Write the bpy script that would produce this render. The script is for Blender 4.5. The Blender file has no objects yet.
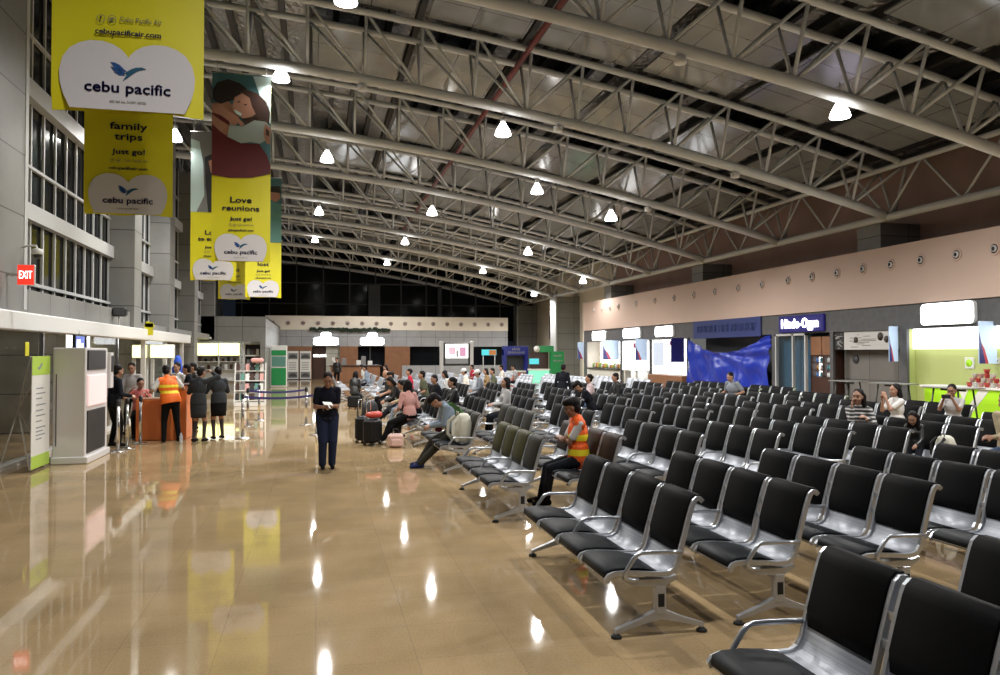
import bpy, math, random
from mathutils import Vector, Matrix
random.seed(7)
PI = math.pi
S = bpy.context.scene
COL = S.collection

# ------------------------------------------------------------------ camera
FPX, YAW, PITCH, EYE = 790.0, math.radians(13.04), math.atan(15.5 / 790), 1.85
cam_data = bpy.data.cameras.new('camera')
cam = bpy.data.objects.new('camera', cam_data)
COL.objects.link(cam)
cam.location = (0, 0, EYE)
cam.rotation_euler = (PI / 2 + PITCH, 0, -YAW)
cam_data.sensor_fit = 'HORIZONTAL'
cam_data.sensor_width = 36
cam_data.lens = 36 * FPX / 1000
cam_data.clip_start = 0.05
cam_data.clip_end = 300
S.camera = cam
# ------------------------------------------------------------------ world (night outside), exposure
W = bpy.data.worlds.new('night')
S.world = W
W.use_nodes = True
W.node_tree.nodes['Background'].inputs[0].default_value = (0.010, 0.013, 0.020, 1)
W.node_tree.nodes['Background'].inputs[1].default_value = 0.6
S.view_settings.view_transform = 'Standard'
S.view_settings.look = 'None'
S.view_settings.exposure = 0.22
S.view_settings.gamma = 1.0
S.view_settings.use_curve_mapping = False
S.cycles.max_bounces = 6
S.cycles.diffuse_bounces = 3
S.cycles.glossy_bounces = 3
S.cycles.transmission_bounces = 4
S.cycles.transparent_max_bounces = 6
S.cycles.sample_clamp_indirect = 4.0
S.cycles.caustics_reflective = False
S.cycles.caustics_refractive = False
LAMP_W = 175.0        # each ceiling bell lamp
LAMP_E = 11.0         # glow of the lamp glass
LAMP_COL = (1.0, 0.975, 0.94)
SHOP_W = 1.0

# ------------------------------------------------------------------ pixel -> place
_F = Vector((math.sin(YAW) * math.cos(PITCH), math.cos(YAW) * math.cos(PITCH), math.sin(PITCH)))
_R = Vector((math.cos(YAW), -math.sin(YAW), 0))
_U = _R.cross(_F)
def ray(x, y): return _F + _R * ((x - 500) / FPX) + _U * ((337.5 - y) / FPX)
def atz(x, y, z=0.0):
    d = ray(x, y); t = (z - EYE) / d.z; return Vector((d.x * t, d.y * t, z))
def atx(x, y, X):
    d = ray(x, y); t = X / d.x; return Vector((X, d.y * t, EYE + d.z * t))
def aty(x, y, Y):
    d = ray(x, y); t = Y / d.y; return Vector((d.x * t, Y, EYE + d.z * t))

# ------------------------------------------------------------------ mesh building
class MB:
    def __init__(s): s.v = []; s.f = []; s.m = []; s.sm = []
    def add(s, vs, fs, m=0, smooth=False):
        n = len(s.v); s.v += [tuple(p) for p in vs]
        for f in fs: s.f.append([i + n for i in f]); s.m.append(m); s.sm.append(smooth)
        return s
    def box(s, a, b, m=0):
        x0, x1 = sorted((a[0], b[0])); y0, y1 = sorted((a[1], b[1])); z0, z1 = sorted((a[2], b[2]))
        v = [(x0,y0,z0),(x1,y0,z0),(x1,y1,z0),(x0,y1,z0),(x0,y0,z1),(x1,y0,z1),(x1,y1,z1),(x0,y1,z1)]
        return s.add(v, [(0,3,2,1),(4,5,6,7),(0,1,5,4),(1,2,6,5),(2,3,7,6),(3,0,4,7)], m)
    def bbox(s, a, b, c=0.01, m=0):
        """box with chamfered edges"""
        x0, x1 = sorted((a[0], b[0])); y0, y1 = sorted((a[1], b[1])); z0, z1 = sorted((a[2], b[2]))
        c = min(c, (x1-x0)/2.2, (y1-y0)/2.2, (z1-z0)/2.2)
        def ring(x0,x1,y0,y1,z,c): return [(x0+c,y0,z),(x1-c,y0,z),(x1,y0+c,z),(x1,y1-c,z),(x1-c,y1,z),(x0+c,y1,z),(x0,y1-c,z),(x0,y0+c,z)]
        R = [ring(x0+c,x1-c,y0+c,y1-c,z0,c*.4), ring(x0,x1,y0,y1,z0+c,c), ring(x0,x1,y0,y1,z1-c,c), ring(x0+c,x1-c,y0+c,y1-c,z1,c*.4)]
        return s.loft(R, m, True)
    def loft(s, rings, m=0, caps=True, closed=True, smooth=False):
        n = len(rings[0]); v = [p for r in rings for p in r]; f = []
        for i in range(len(rings) - 1):
            for j in range(n if closed else n - 1):
                k = (j + 1) % n
                f.append((i*n+j, i*n+k, (i+1)*n+k, (i+1)*n+j))
        if caps and closed:
            f.append(tuple(range(n - 1, -1, -1))); f.append(tuple(range((len(rings)-1)*n, len(rings)*n)))
        return s.add(v, f, m, smooth)
    def tube(s, pts, r, n=8, m=0, smooth=True, flat=None):
        """tube along a path; r a number or list; flat=(w,h) makes a rectangular bar"""
        pts = [Vector(p) for p in pts]; rs = r if isinstance(r, (list, tuple)) else [r] * len(pts)
        rings = []; up = None
        for i, p in enumerate(pts):
            d = (pts[min(i+1, len(pts)-1)] - pts[max(i-1, 0)])
            if d.length < 1e-9: d = Vector((0, 0, 1))
            d.normalize()
            if up is None:
                up = Vector((0, 0, 1)) if abs(d.z) < .95 else Vector((0, 1, 0))
                if flat and abs(d.y) < .9: up = Vector((0, 1, 0))
            a = up - d * up.dot(d)
            if a.length < 1e-6: a = Vector((1, 0, 0)) - d * d.x
            a.normalize(); b = d.cross(a); up = a
            if flat:
                w, h = flat[0] / 2, flat[1] / 2
                rings.append([p + a*w + b*h, p - a*w + b*h, p - a*w - b*h, p + a*w - b*h])
            else:
                rings.append([p + (a * math.cos(2*PI*k/n) + b * math.sin(2*PI*k/n)) * rs[i] for k in range(n)])
        return s.loft(rings, m, True, True, smooth and not flat)
    def bar(s, a, b, r, n=6, m=0): return s.tube([a, b], r, n, m)
    def lathe(s, prof, c=(0, 0, 0), n=16, m=0, axis='z', smooth=True, caps=True):
        rings = []
        for r, h in prof:
            q = []
            for k in range(n):
                x, y = r * math.cos(2*PI*k/n), r * math.sin(2*PI*k/n)
                p = {'z': (x, y, h), 'x': (h, x, y), 'y': (y, h, x)}[axis]
                q.append((p[0]+c[0], p[1]+c[1], p[2]+c[2]))
            rings.append(q)
        return s.loft(rings, m, caps, True, smooth)
    def ell(s, c, r, nu=12, nv=8, m=0, rot=None):
        rings = []
        for i in range(1, nv):
            t = PI * i / nv
            q = []
            for k in range(nu):
                p = Vector((r[0]*math.sin(t)*math.cos(2*PI*k/nu), r[1]*math.sin(t)*math.sin(2*PI*k/nu), -r[2]*math.cos(t)))
                if rot: p = rot @ p
                q.append(p + Vector(c))
            rings.append(q)
        n = nu; v = [p for r_ in rings for p in r_]; f = []
        for i in range(len(rings)-1):
            for j in range(n):
                k = (j+1) % n; f.append((i*n+j, i*n+k, (i+1)*n+k, (i+1)*n+j))
        b = Vector((0, 0, -r[2])); t = Vector((0, 0, r[2]))
        if rot: b = rot @ b; t = rot @ t
        v += [b + Vector(c), t + Vector(c)]; B = len(v) - 2
        for j in range(n):
            k = (j+1) % n; f.append((B, k, j)); f.append((B+1, (len(rings)-1)*n+j, (len(rings)-1)*n+k))
        return s.add(v, f, m, True)
    def cap(s, a, b, ra, rb, n=10):
        """tapered capsule with round ends"""
        a, b = Vector(a), Vector(b); d = b - a; L = d.length
        d = d.normalized() if L > 1e-6 else Vector((0, 0, 1))
        u = d.orthogonal().normalized(); w = d.cross(u); rings = []
        for t in (-80, -50, -20): rings.append((a + d * ra * math.sin(math.radians(t)), ra * math.cos(math.radians(t))))
        for t in (20, 50, 80): rings.append((b + d * rb * math.sin(math.radians(t)), rb * math.cos(math.radians(t))))
        return s.loft([[c + (u*math.cos(2*PI*k/n) + w*math.sin(2*PI*k/n))*r for k in range(n)] for c, r in rings], 0, True, True, True)
    def poly(s, pts, m=0): return s.add(pts, [tuple(range(len(pts)))], m)
    def prism(s, pts, d, m=0):
        """polygon pushed along d, closed"""
        d = Vector(d); a = [Vector(p) for p in pts]; n = len(a)
        s.add(a + [p + d for p in a], [tuple(range(n-1, -1, -1)), tuple(range(n, 2*n))] + [(i, (i+1) % n, n+(i+1) % n, n+i) for i in range(n)], m)
        return s
    def mesh(s, name):
        me = bpy.data.meshes.new(name); me.from_pydata(s.v, [], s.f)
        me.polygons.foreach_set('material_index', s.m); me.polygons.foreach_set('use_smooth', s.sm)
        me.update(); return me
    def build(s, name, mats, parent=None, loc=None, rot=None):
        me = s.mesh(name)
        for q in (mats if isinstance(mats, (list, tuple)) else [mats]): me.materials.append(q)
        return link(name, me, parent, loc, rot)
def link(name, me, parent=None, loc=None, rot=None):
    o = bpy.data.objects.new(name, me); COL.objects.link(o)
    if parent is not None: o.parent = parent
    if loc is not None: o.location = loc
    if rot is not None: o.rotation_euler = rot
    return o
def tag(o, label, cat, group=None, kind=None):
    o['label'] = label; o['category'] = cat
    if group: o['group'] = group
    if kind: o['kind'] = kind
    return o
def thing(name, label, cat, loc=(0, 0, 0), rz=0.0, group=None):
    o = bpy.data.objects.new(name, None); COL.objects.link(o); o.empty_display_size = .2
    o.location = loc; o.rotation_euler = (0, 0, rz)
    return tag(o, label, cat, group)
def struct(name, mb, mats, parent=None):
    o = mb.build(name, mats, parent)
    if parent is None: o['kind'] = 'structure'
    return o
KIDS = {}
def dup(root, loc, rz=None, label=None, parent=None):
    c = root.copy(); COL.objects.link(c)
    if parent is not None: c.parent = parent
    else:
        c.location = loc
        if rz is not None: c.rotation_euler = (0, 0, rz)
        if label: c['label'] = label
    for ch in list(KIDS.get(root.name) or root.children): dup(ch, None, parent=c)
    return c
ORD = ['first','second','third','fourth','fifth','sixth','seventh','eighth','ninth','tenth','eleventh','twelfth','thirteenth','fourteenth','fifteenth','sixteenth','seventeenth','eighteenth','nineteenth','twentieth','twenty-first','twenty-second','twenty-third','twenty-fourth','twenty-fifth']

# ------------------------------------------------------------------ materials
def mat(name, col, rough=.5, metal=0.0, emit=None, es=0.0, noise=None, bump=None, spec=None, alpha=None, trans=None, coat=None):
    m = bpy.data.materials.new(name); m.use_nodes = True
    nt = m.node_tree; b = nt.nodes['Principled BSDF']
    c = tuple(col) + (1,)
    b.inputs['Base Color'].default_value = c
    b.inputs['Roughness'].default_value = rough; b.inputs['Metallic'].default_value = metal
    if spec is not None: b.inputs['Specular IOR Level'].default_value = spec
    if coat is not None: b.inputs['Coat Weight'].default_value = coat
    if trans is not None: b.inputs['Transmission Weight'].default_value = trans
    if alpha is not None: b.inputs['Alpha'].default_value = alpha
    if emit is not None:
        b.inputs['Emission Color'].default_value = tuple(emit) + (1,); b.inputs['Emission Strength'].default_value = es
    if noise or bump:
        tc = nt.nodes.new('ShaderNodeTexCoord'); nz = nt.nodes.new('ShaderNodeTexNoise')
        nt.links.new(tc.outputs['Object'], nz.inputs['Vector'])
        nz.inputs['Scale'].default_value = (noise or bump)[0]; nz.inputs['Detail'].default_value = 4
        if noise:
            rp = nt.nodes.new('ShaderNodeMix'); rp.data_type = 'RGBA'
            k = noise[1]
            rp.inputs[6].default_value = tuple(x * (1 - k) for x in col) + (1,); rp.inputs[7].default_value = tuple(min(1, x * (1 + k)) for x in col) + (1,)
            nt.links.new(nz.outputs['Fac'], rp.inputs[0]); nt.links.new(rp.outputs[2], b.inputs['Base Color'])
        if bump:
            bp = nt.nodes.new('ShaderNodeBump'); bp.inputs['Strength'].default_value = bump[1]; bp.inputs['Distance'].default_value = bump[2] if len(bump) > 2 else .02
            nt.links.new(nz.outputs['Fac'], bp.inputs['Height']); nt.links.new(bp.outputs[0], b.inputs['Normal'])
    return m
def tiled(name, col, size, joint, jcol, rough=.4, rot=None, noise=(3, .08), offset=0.0, coord='Object', spec=.5):
    """flat panels divided by joints: brick texture, procedural"""
    m = bpy.data.materials.new(name); m.use_nodes = True
    nt = m.node_tree; b = nt.nodes['Principled BSDF']; b.inputs['Roughness'].default_value = rough
    b.inputs['Specular IOR Level'].default_value = spec
    tc = nt.nodes.new('ShaderNodeTexCoord'); mp = nt.nodes.new('ShaderNodeMapping'); br = nt.nodes.new('ShaderNodeTexBrick')
    nt.links.new(tc.outputs[coord], mp.inputs['Vector']); nt.links.new(mp.outputs[0], br.inputs['Vector'])
    if rot: mp.inputs['Rotation'].default_value = rot
    br.offset = offset; br.inputs['Scale'].default_value = 1.0
    br.inputs['Brick Width'].default_value = size[0]; br.inputs['Row Height'].default_value = size[1]
    br.inputs['Mortar Size'].default_value = joint; br.inputs['Mortar Smooth'].default_value = .1
    br.inputs['Color1'].default_value = tuple(x * (1 - noise[1]) for x in col) + (1,)
    br.inputs['Color2'].default_value = tuple(x * (1 + noise[1]) for x in col) + (1,)
    br.inputs['Mortar'].default_value = tuple(jcol) + (1,)
    nz = nt.nodes.new('ShaderNodeTexNoise'); nz.inputs['Scale'].default_value = noise[0]; nz.inputs['Detail'].default_value = 5
    nt.links.new(tc.outputs[coord], nz.inputs['Vector'])
    mx = nt.nodes.new('ShaderNodeMix'); mx.data_type = 'RGBA'; mx.blend_type = 'MULTIPLY'; mx.inputs[0].default_value = .35
    nt.links.new(br.outputs['Color'], mx.inputs[6]); nt.links.new(nz.outputs['Fac'], mx.inputs[7])
    nt.links.new(mx.outputs[2], b.inputs['Base Color'])
    return m
M = {}
def mm(k, *a, **kw): M[k] = mat(k, *a, **kw); return M[k]
mm('steel_white', (.60, .62, .63), .45, noise=(1.5, .12))
mm('chair_silver', (.58, .61, .66), .30, .8)
mm('chair_cast', (.52, .54, .58), .35, .6)
mm('pad_black', (.006, .006, .0065), .6, bump=(60, .12, .004), spec=.05)
mm('pad_seat', (.013, .015, .018), .55, bump=(60, .12, .004), spec=.12)
mm('black', (.012, .012, .013), .4)
mm('dark_grey', (.05, .05, .053), .5)
mm('rubber', (.01, .01, .01), .7)
mm('mullion', (.46, .47, .47), .4)
mm('night_glass', (.006, .007, .009), .10, spec=.10)
mm('white_paint', (.72, .72, .70), .45)
mm('cream', (.78, .72, .62), .55, noise=(2, .05))
mm('pink_wall', (.56, .42, .35), .6, noise=(.8, .06))
mm('rust_wall', (.40, .265, .225), .7, noise=(.9, .25))
mm('slate', (.085, .085, .09), .5, noise=(6, .4))
mm('chrome', (.7, .7, .7), .18, 1.0)
mm('glass', (.12, .14, .14), .02, alpha=.10, spec=.6)
mm('foil', (.46, .47, .50), .28, .9, bump=(7, 1.0, .12))
mm('deck', (.05, .05, .053), .6, noise=(2, .3))
mm('purlin', (.030, .029, .029), .6)
mm('red_pipe', (.16, .03, .03), .45)
mm('lamp_glass', (.9, .9, .88), .2, emit=(1, .98, .95), es=LAMP_E)
mm('lamp_head', (.65, .65, .65), .35, .4)
mm('wood', (.23, .105, .05), .45, noise=(4, .3))
mm('wood_dark', (.05, .02, .014), .4, noise=(4, .3))
mm('lit_white', (.9, .9, .9), .4, emit=(.93, .97, 1), es=9)
mm('lit_soft', (.9, .9, .9), .4, emit=(1, .99, .95), es=2.6)
mm('lit_yellow', (.9, .9, .6), .4, emit=(1, .95, .38), es=2.3)
mm('banner_yellow', (.72, .66, .012), .42, bump=(1.2, .25, .05))
mm('banner_white', (.66, .64, .66), .45)
mm('navy', (.025, .025, .13), .45)
mm('bird_blue', (.01, .07, .24), .45)
mm('bird_teal', (.01, .09, .16), .45)
mm('ink_grey', (.20, .20, .12), .6)
mm('pale_print', (.72, .72, .70), .5)
M['cladding'] = tiled('cladding', (.255, .255, .243), (1.2, 1.05), .012, (.06, .06, .06), .45, (PI/2, 0, 0), (1.5, .05))
M['cladding_x'] = tiled('cladding_x', (.255, .255, .243), (1.2, 1.05), .012, (.06, .06, .06), .45, (0, PI/2, PI/2), (1.5, .05))
# ------------------------------------------------------------------ lettering (made before the scene fills up)
TXT = {}
def _prep(words):
    objs = []
    for w in words:
        cu = bpy.data.curves.new('letters', 'FONT'); cu.body = w; cu.size = 1.0; cu.align_x = 'CENTER'; cu.extrude = .02; cu.resolution_u = 3
        o = bpy.data.objects.new('letters', cu); COL.objects.link(o); objs.append((w, o))
    bpy.context.view_layer.update(); dg = bpy.context.evaluated_depsgraph_get()
    for w, o in objs:
        me = bpy.data.meshes.new_from_object(o.evaluated_get(dg))
        vs = [v.co.copy() for v in me.vertices]; fs = [list(p.vertices) for p in me.polygons]
        xs = [v.x for v in vs]; TXT[w] = (vs, fs, min(xs), max(xs))
        bpy.data.objects.remove(o); bpy.data.meshes.remove(me)
_prep(['cebu pacific','Cebu Pacific Air','cebupacificair.com','f','family','trips','Just go!','Love','reunions','to explore','lost','and','LOUNGE','EXIT','ASC Ref. No. C129P110276C','Hindo-Ogyn','TRAVEL','MONEY','SMART','Wireless','SIM','BEST OF THE CITY','FREE','CHARGING'])
def text(mb, w, width, at, m=0, bold=0.0, height=None, face='-y', depth=.1):
    """lettering of a given width centred at `at`; face -y looks at the camera, -x looks out of the right wall, +x out of the left"""
    vs, fs, a, b = TXT[w]; s = width / (b - a); sy = s if height is None else height / .72; c = (a + b) / 2
    out = []
    for dx, dy in ([(0, 0)] if not bold else [(0, 0), (bold, 0), (-bold, 0), (0, bold), (0, -bold)]):
        v2 = []
        for k, v in enumerate(vs):
            x, z, d = (v.x - c) * s + dx, v.y * sy + dy, (v.z + .02) * depth - (.0002 * (dx > 0) + .0004 * (dy > 0))
            if face == '-y': p = (at[0] + x, at[1] - d, at[2] + z)
            elif face == '-x': p = (at[0] - d, at[1] - x, at[2] + z)
            else: p = (at[0] + d, at[1] + x, at[2] + z)
            v2.append(p)
        mb.add(v2, fs, m)
    return mb
# ================================================================== THE SETTING
def zb(x): return 8.6 - .1 * x - .0052 * x * x          # underside of the roof trusses
TY = [8.5 + 5.4 * k for k in range(11)]                  # trusses along the hall
# floor: polished tan granite tiles
fm = bpy.data.materials.new('floor_tiles'); fm.use_nodes = True; M['floor'] = fm
nt = fm.node_tree; b = nt.nodes['Principled BSDF']; L = nt.links
tc = nt.nodes.new('ShaderNodeTexCoord'); br = nt.nodes.new('ShaderNodeTexBrick'); L.new(tc.outputs['Object'], br.inputs['Vector'])
br.offset = 0; br.inputs['Scale'].default_value = 1; br.inputs['Brick Width'].default_value = .6; br.inputs['Row Height'].default_value = .6
br.inputs['Mortar Size'].default_value = .003; br.inputs['Bias'].default_value = 0
br.inputs['Color1'].default_value = (.39, .278, .148, 1); br.inputs['Color2'].default_value = (.43, .308, .166, 1); br.inputs['Mortar'].default_value = (.33, .24, .14, 1)
nz = nt.nodes.new('ShaderNodeTexNoise'); nz.inputs['Scale'].default_value = 1.3; nz.inputs['Detail'].default_value = 8; L.new(tc.outputs['Object'], nz.inputs['Vector'])
nf = nt.nodes.new('ShaderNodeTexNoise'); nf.inputs['Scale'].default_value = 60; nf.inputs['Detail'].default_value = 2; L.new(tc.outputs['Object'], nf.inputs['Vector'])
rp = nt.nodes.new('ShaderNodeMapRange'); rp.inputs[1].default_value = .3; rp.inputs[2].default_value = .7; rp.inputs[3].default_value = .82; rp.inputs[4].default_value = 1.12; L.new(nz.outputs['Fac'], rp.inputs[0])
r2 = nt.nodes.new('ShaderNodeMapRange'); r2.inputs[1].default_value = .3; r2.inputs[2].default_value = .7; r2.inputs[3].default_value = .9; r2.inputs[4].default_value = 1.08; L.new(nf.outputs['Fac'], r2.inputs[0])
mu = nt.nodes.new('ShaderNodeMath'); mu.operation = 'MULTIPLY'; L.new(rp.outputs[0], mu.inputs[0]); L.new(r2.outputs[0], mu.inputs[1])
mx = nt.nodes.new('ShaderNodeVectorMath'); mx.operation = 'SCALE'; L.new(br.outputs['Color'], mx.inputs[0]); L.new(mu.outputs[0], mx.inputs['Scale'])
L.new(mx.outputs[0], b.inputs['Base Color'])
rr = nt.nodes.new('ShaderNodeMapRange'); rr.inputs[3].default_value = .022; rr.inputs[4].default_value = .065; L.new(nz.outputs['Fac'], rr.inputs[0]); L.new(rr.outputs[0], b.inputs['Roughness'])
b.inputs['Specular IOR Level'].default_value = .36
struct('floor', MB().box((-9, -3, -.2), (19, 64, 0)), fm)

# roof deck with foil insulation and dark purlins
XS = [-9 + 26.6 * k / 30 for k in range(31)]
dk = MB()
for i in range(30):
    a, c = XS[i], XS[i+1]
    dk.prism([(a, 3, zb(a) + 2.15), (c, 3, zb(c) + 2.15), (c, 3, zb(c) + 2.25), (a, 3, zb(a) + 2.25)], (0, 60.5, 0))
ceil = struct('ceiling', dk, M['foil'])
for k in range(38):
    x = -8.4 + .68 * k
    MB().box((x - .075, 3, zb(x) + 1.90), (x + .075, 63, zb(x) + 2.14)).build('purlin', M['purlin'], ceil)
# ceiling boards between the trusses
M['board'] = tiled('ceiling_board', (.235, .245, .245), (1.2, 1.95), .012, (.05, .05, .05), .17, None, (2, .04))
PX = [(-.15, 2.2), (2.55, 4.85), (5.25, 7.6), (8.0, 10.3), (10.7, 13.0), (13.4, 15.3)]
WORDS = ['leftmost','second from left','third from left','third from right','second from right','rightmost']
for t in range(len(TY) - 1):
    for i, (a, c) in enumerate(PX):
        if (t, i) in ((3, 0), (5, 0), (6, 1), (8, 0)): continue
        y0, y1 = TY[t] + .75, TY[t+1] - .75
        m = MB(); xs = [a + (c - a) * q / 3 for q in range(4)]
        for q in range(3):
            x0, x1 = xs[q], xs[q+1]
            m.prism([(x0, y0, zb(x0) + 1.52), (x1, y0, zb(x1) + 1.52), (x1, y0, zb(x1) + 1.56), (x0, y0, zb(x0) + 1.56)], (0, y1 - y0, 0))
        o = m.build('ceiling_board', M['board'])
        tag(o, 'grey ceiling board raft, %s in the %s bay between trusses from the camera' % (WORDS[i], ORD[t]), 'ceiling board', 'ceiling boards between the trusses')
# red pipe
pm = MB(); pm.tube([(5.05, 10, zb(5.05) + 1.35), (5.05, 50, zb(5.05) + 1.35)], .075, 10)
rp_ = pm.build('sprinkler_pipe', M['red_pipe']); tag(rp_, 'dark red sprinkler main running along the ceiling above the trusses', 'pipe')

# roof trusses: one bottom chord, two top chords, webs
NX = [-8.35 + 1.35 * k for k in range(19)]
def zt(x): return zb(x) + 1.42
tr = thing('roof_truss', 'white tubular steel roof truss, first and nearest overhead', 'truss', (0, TY[0], 0), 0, 'white tubular roof trusses')
m = MB(); m.tube([(x, 0, zb(x)) for x in NX], .125, 12); kids = [m.build('bottom_chord', M['steel_white'], tr)]
for s in (-1, 1):
    m = MB(); m.tube([(x, s * .55, zt(x)) for x in NX], .085, 10); kids.append(m.build('top_chord', M['steel_white'], tr))
    for k, x in enumerate(NX):
        kids.append(MB().bar((x, 0, zb(x)), (x, s * .55, zt(x)), .04, 6).build('web_strut', M['steel_white'], tr))
        if k < len(NX) - 1:
            x2 = NX[k+1]
            p, q = ((x, s * .55, zt(x)), (x2, 0, zb(x2))) if x < 4.7 else ((x, 0, zb(x)), (x2, s * .55, zt(x2)))
            kids.append(MB().bar(p, q, .04, 6).build('web_diagonal', M['steel_white'], tr))
KIDS[tr.name] = kids
for t in range(1, len(TY)):
    dup(tr, (0, TY[t], 0), 0, 'white tubular steel roof truss, %s from the camera' % ORD[t])
# edge truss along the right wall
et = thing('edge_truss', 'long white pipe truss running along the top of the right wall', 'truss', (15.75, 0, 0))
for z, r in ((5.7, .11), (7.1, .08)):
    MB().tube([(0, 6, z), (0, 62, z)], r, 10).build('chord', M['steel_white'], et)
for k in range(40):
    y = 8.5 + 1.35 * k
    if y > 60: break
    a, c = ((0, y, 5.7), (0, y + 1.35, 7.1)) if k % 2 == 0 else ((0, y, 7.1), (0, y + 1.35, 5.7))
    MB().bar(a, c, .035, 6).build('web_diagonal', M['steel_white'], et)

# ---- right wall
XR = 15.5
fa = MB().box((XR, -3, 3.17), (XR + .25, 44.95, 4.82)); struct('wall_right_fascia', fa, M['pink_wall'])
struct('wall_right_upper', MB().box((17.2, -3, 4.6), (17.4, 44, 9.2)), M['rust_wall'])
struct('wall_right_end', MB().box((17.2, 44, 0), (17.4, 63, 9.2)), M['cream'])
struct('ceiling_shops', MB().box((XR + .25, -3, 3.3), (19, 44.95, 3.45)), M['dark_grey'])
struct('wall_right_back', MB().box((18.6, -3, 0), (18.8, 44.95, 3.3)), M['dark_grey'])
sl = MB().box((XR + .06, -3, 2.5), (XR + .3, 44.9, 3.17))
for y0, y1 in ((44.55, 44.95), (39.0, 39.15), (35.25, 35.4), (31.3, 31.42), (24.72, 24.88), (21.5, 21.66), (18.36, 18.62)):
    sl.box((XR + .06, y0, 0), (XR + .14, y1, 2.5))
struct('wall_right_shopfront', sl, M['slate'])
struct('wall_right_return', MB().box((XR + .06, 44.95, 0), (17.2, 45.1, 4.82)), M['cream'])
for k, y in enumerate((8.9, 19.7, 30.5, 41.2)):
    struct('column_right', MB().box((15.85, y, 4.82), (17.2, y + 1.0, 5.62)), M['cladding'])
for y in (50.5, 61.0):
    struct('column_right', MB().box((15.6, y, 0), (17.2, y + 1.2, 5.62)), M['cladding'])
    struct('trim_right', MB().box((15.5, y - .06, 0), (15.6, y + 1.2, 5.6)), M['mullion'])
w = struct('window_right', MB().box((17.1, 53.2, 2.9), (17.19, 57.2, 4.9)), M['night_glass'])
for k in range(5): MB().box((17.06, 53.2 + k * .98, 2.9), (17.12, 53.28 + k * .98, 4.9)).build('mullion', M['dark_grey'], w)

# ---- far end: low building front and dark clerestory behind
YF = 57.0
fb = MB().box((-3.5, YF, 3.48), (13.8, YF + .3, 4.46)); fb.box((-3.5, YF + .3, 4.3), (13.8, 62.3, 4.44)); struct('wall_far_fascia', fb, M['cream'])
M['panel_grey'] = tiled('panel_grey', (.40, .41, .43), (1.05, 3.0), .012, (.12, .12, .13), .35, (PI/2, 0, 0), (1.5, .03))
struct('wall_far_panels', MB().box((-3.5, YF + .05, 2.32), (13.8, YF + .35, 3.48)), M['panel_grey'])
fw = MB()
for x0, x1 in ((-3.5, aty(312, 360, YF).x), (aty(340, 360, YF).x, aty(358, 360, YF).x), (aty(385, 360, YF).x, aty(410, 360, YF).x)): fw.box((x0, YF + .05, 0), (x1, YF + .35, 2.32))
struct('wall_far', fw, M['wood'])
struct('wall_far_side', MB().box((13.6, YF + .3, 0), (13.8, 62.3, 4.3)), M['cladding'])
struct('wall_far_back', MB().box((-3.5, YF + 2.2, 0), (13.6, YF + 2.4, 3.4)), M['dark_grey'])
cw = struct('window_1', MB().box((-6, 62.5, 2.8), (17.2, 62.6, 10.5)), M['night_glass'])
for k in range(12): MB().box((-5.6 + 2.0 * k, 62.38, 2.8), (-5.5 + 2.0 * k, 62.5, 10.4)).build('mullion', M['dark_grey'], cw)
for z in (5.6, 7.2, 8.6): MB().box((-6, 62.4, z), (17.2, 62.5, z + .09)).build('transom', M['dark_grey'], cw)
struct('column_far', MB().box((3.85, 61.6, 0), (4.75, 62.4, 7.1)), M['dark_grey'])
struct('column_far', MB().box((9.3, 61.9, 0), (9.6, 62.4, 7.1)), M['dark_grey'])

# ---- left wall: clad columns, tall inclined glazing, white beam over a glass partition
XL = -4.9
CY = [(13.6, 15.05), (23.5, 24.4), (28.85, 29.8), (34.5, 35.4), (41.0, 41.3)]
for i, (a, c) in enumerate(CY):
    struct('column_left', MB().box((-7.2, a, 2.5 if i != 3 else 0), (XL - .02, c, 9.3)), M['cladding'])
struct('trim_left', MB().box((XL - .1, 15.05, 2.6), (XL - .01, 15.2, 9.0)), M['mullion'])
for i in range(4):
    y0, y1 = CY[i][1], CY[i+1][0]
    xw = -5.6
    w = struct('window_%d' % (i + 2), MB().box((xw - .06, y0, 2.7), (xw - .02, y1, 9.4)), M['night_glass'])
    n = max(2, round((y1 - y0) / .8))
    for k in range(n + 1):
        y = y0 + .05 + (y1 - y0 - .1) * k / n
        MB().box((xw, y - .035, 2.7), (xw + .04, y + .035, 9.4)).build('mullion', M['mullion'], w)
    for z, h, d in ((3.18, .07, .08), (4.45, .32, .16), (5.5, .06, .07), (6.8, .36, .2), (8.1, .06, .07)):
        MB().box((xw, y0, z), (xw + d, y1, z + h)).build('transom', M['mullion'], w)
struct('wall_left_band', MB().box((-5.75, 6, 2.5), (-5.02, 40, 2.74)).box((-5.3, 15.1, 2.74), (-5.02, 23.5, 2.98)), M['cladding_x'])
struct('wall_left_upper', MB().box((-7.2, 6, 2.5), (-5.3, 13.6, 9.3)), M['cladding'])
struct('trim_beam', MB().bbox((-4.99, 5, 2.22), (-4.72, 32.2, 2.53), .02), M['white_paint'])
struct('trim_track', MB().box((-4.95, 5, 0), (-4.78, 30.0, .07)), M['white_paint'])
gp = MB()
for k in range(5): gp.box((-4.87, 7.6 + 2.75*k, .07), (-4.85, 7.6 + 2.75*k + 2.74, 2.22))
gl = struct('window_6', gp, M['glass'])
for k in range(6): MB().box((-4.9, 7.56 + 2.75*k, .07), (-4.83, 7.62 + 2.75*k, 2.22)).build('post', M['chrome'], gl)
gq = MB()
for k in range(2): gq.box((-4.87, 24.4 + 3.3*k, .07), (-4.85, 24.4 + 3.3*k + 3.28, 2.22))
gl2 = struct('window_7', gq, M['glass'])
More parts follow.
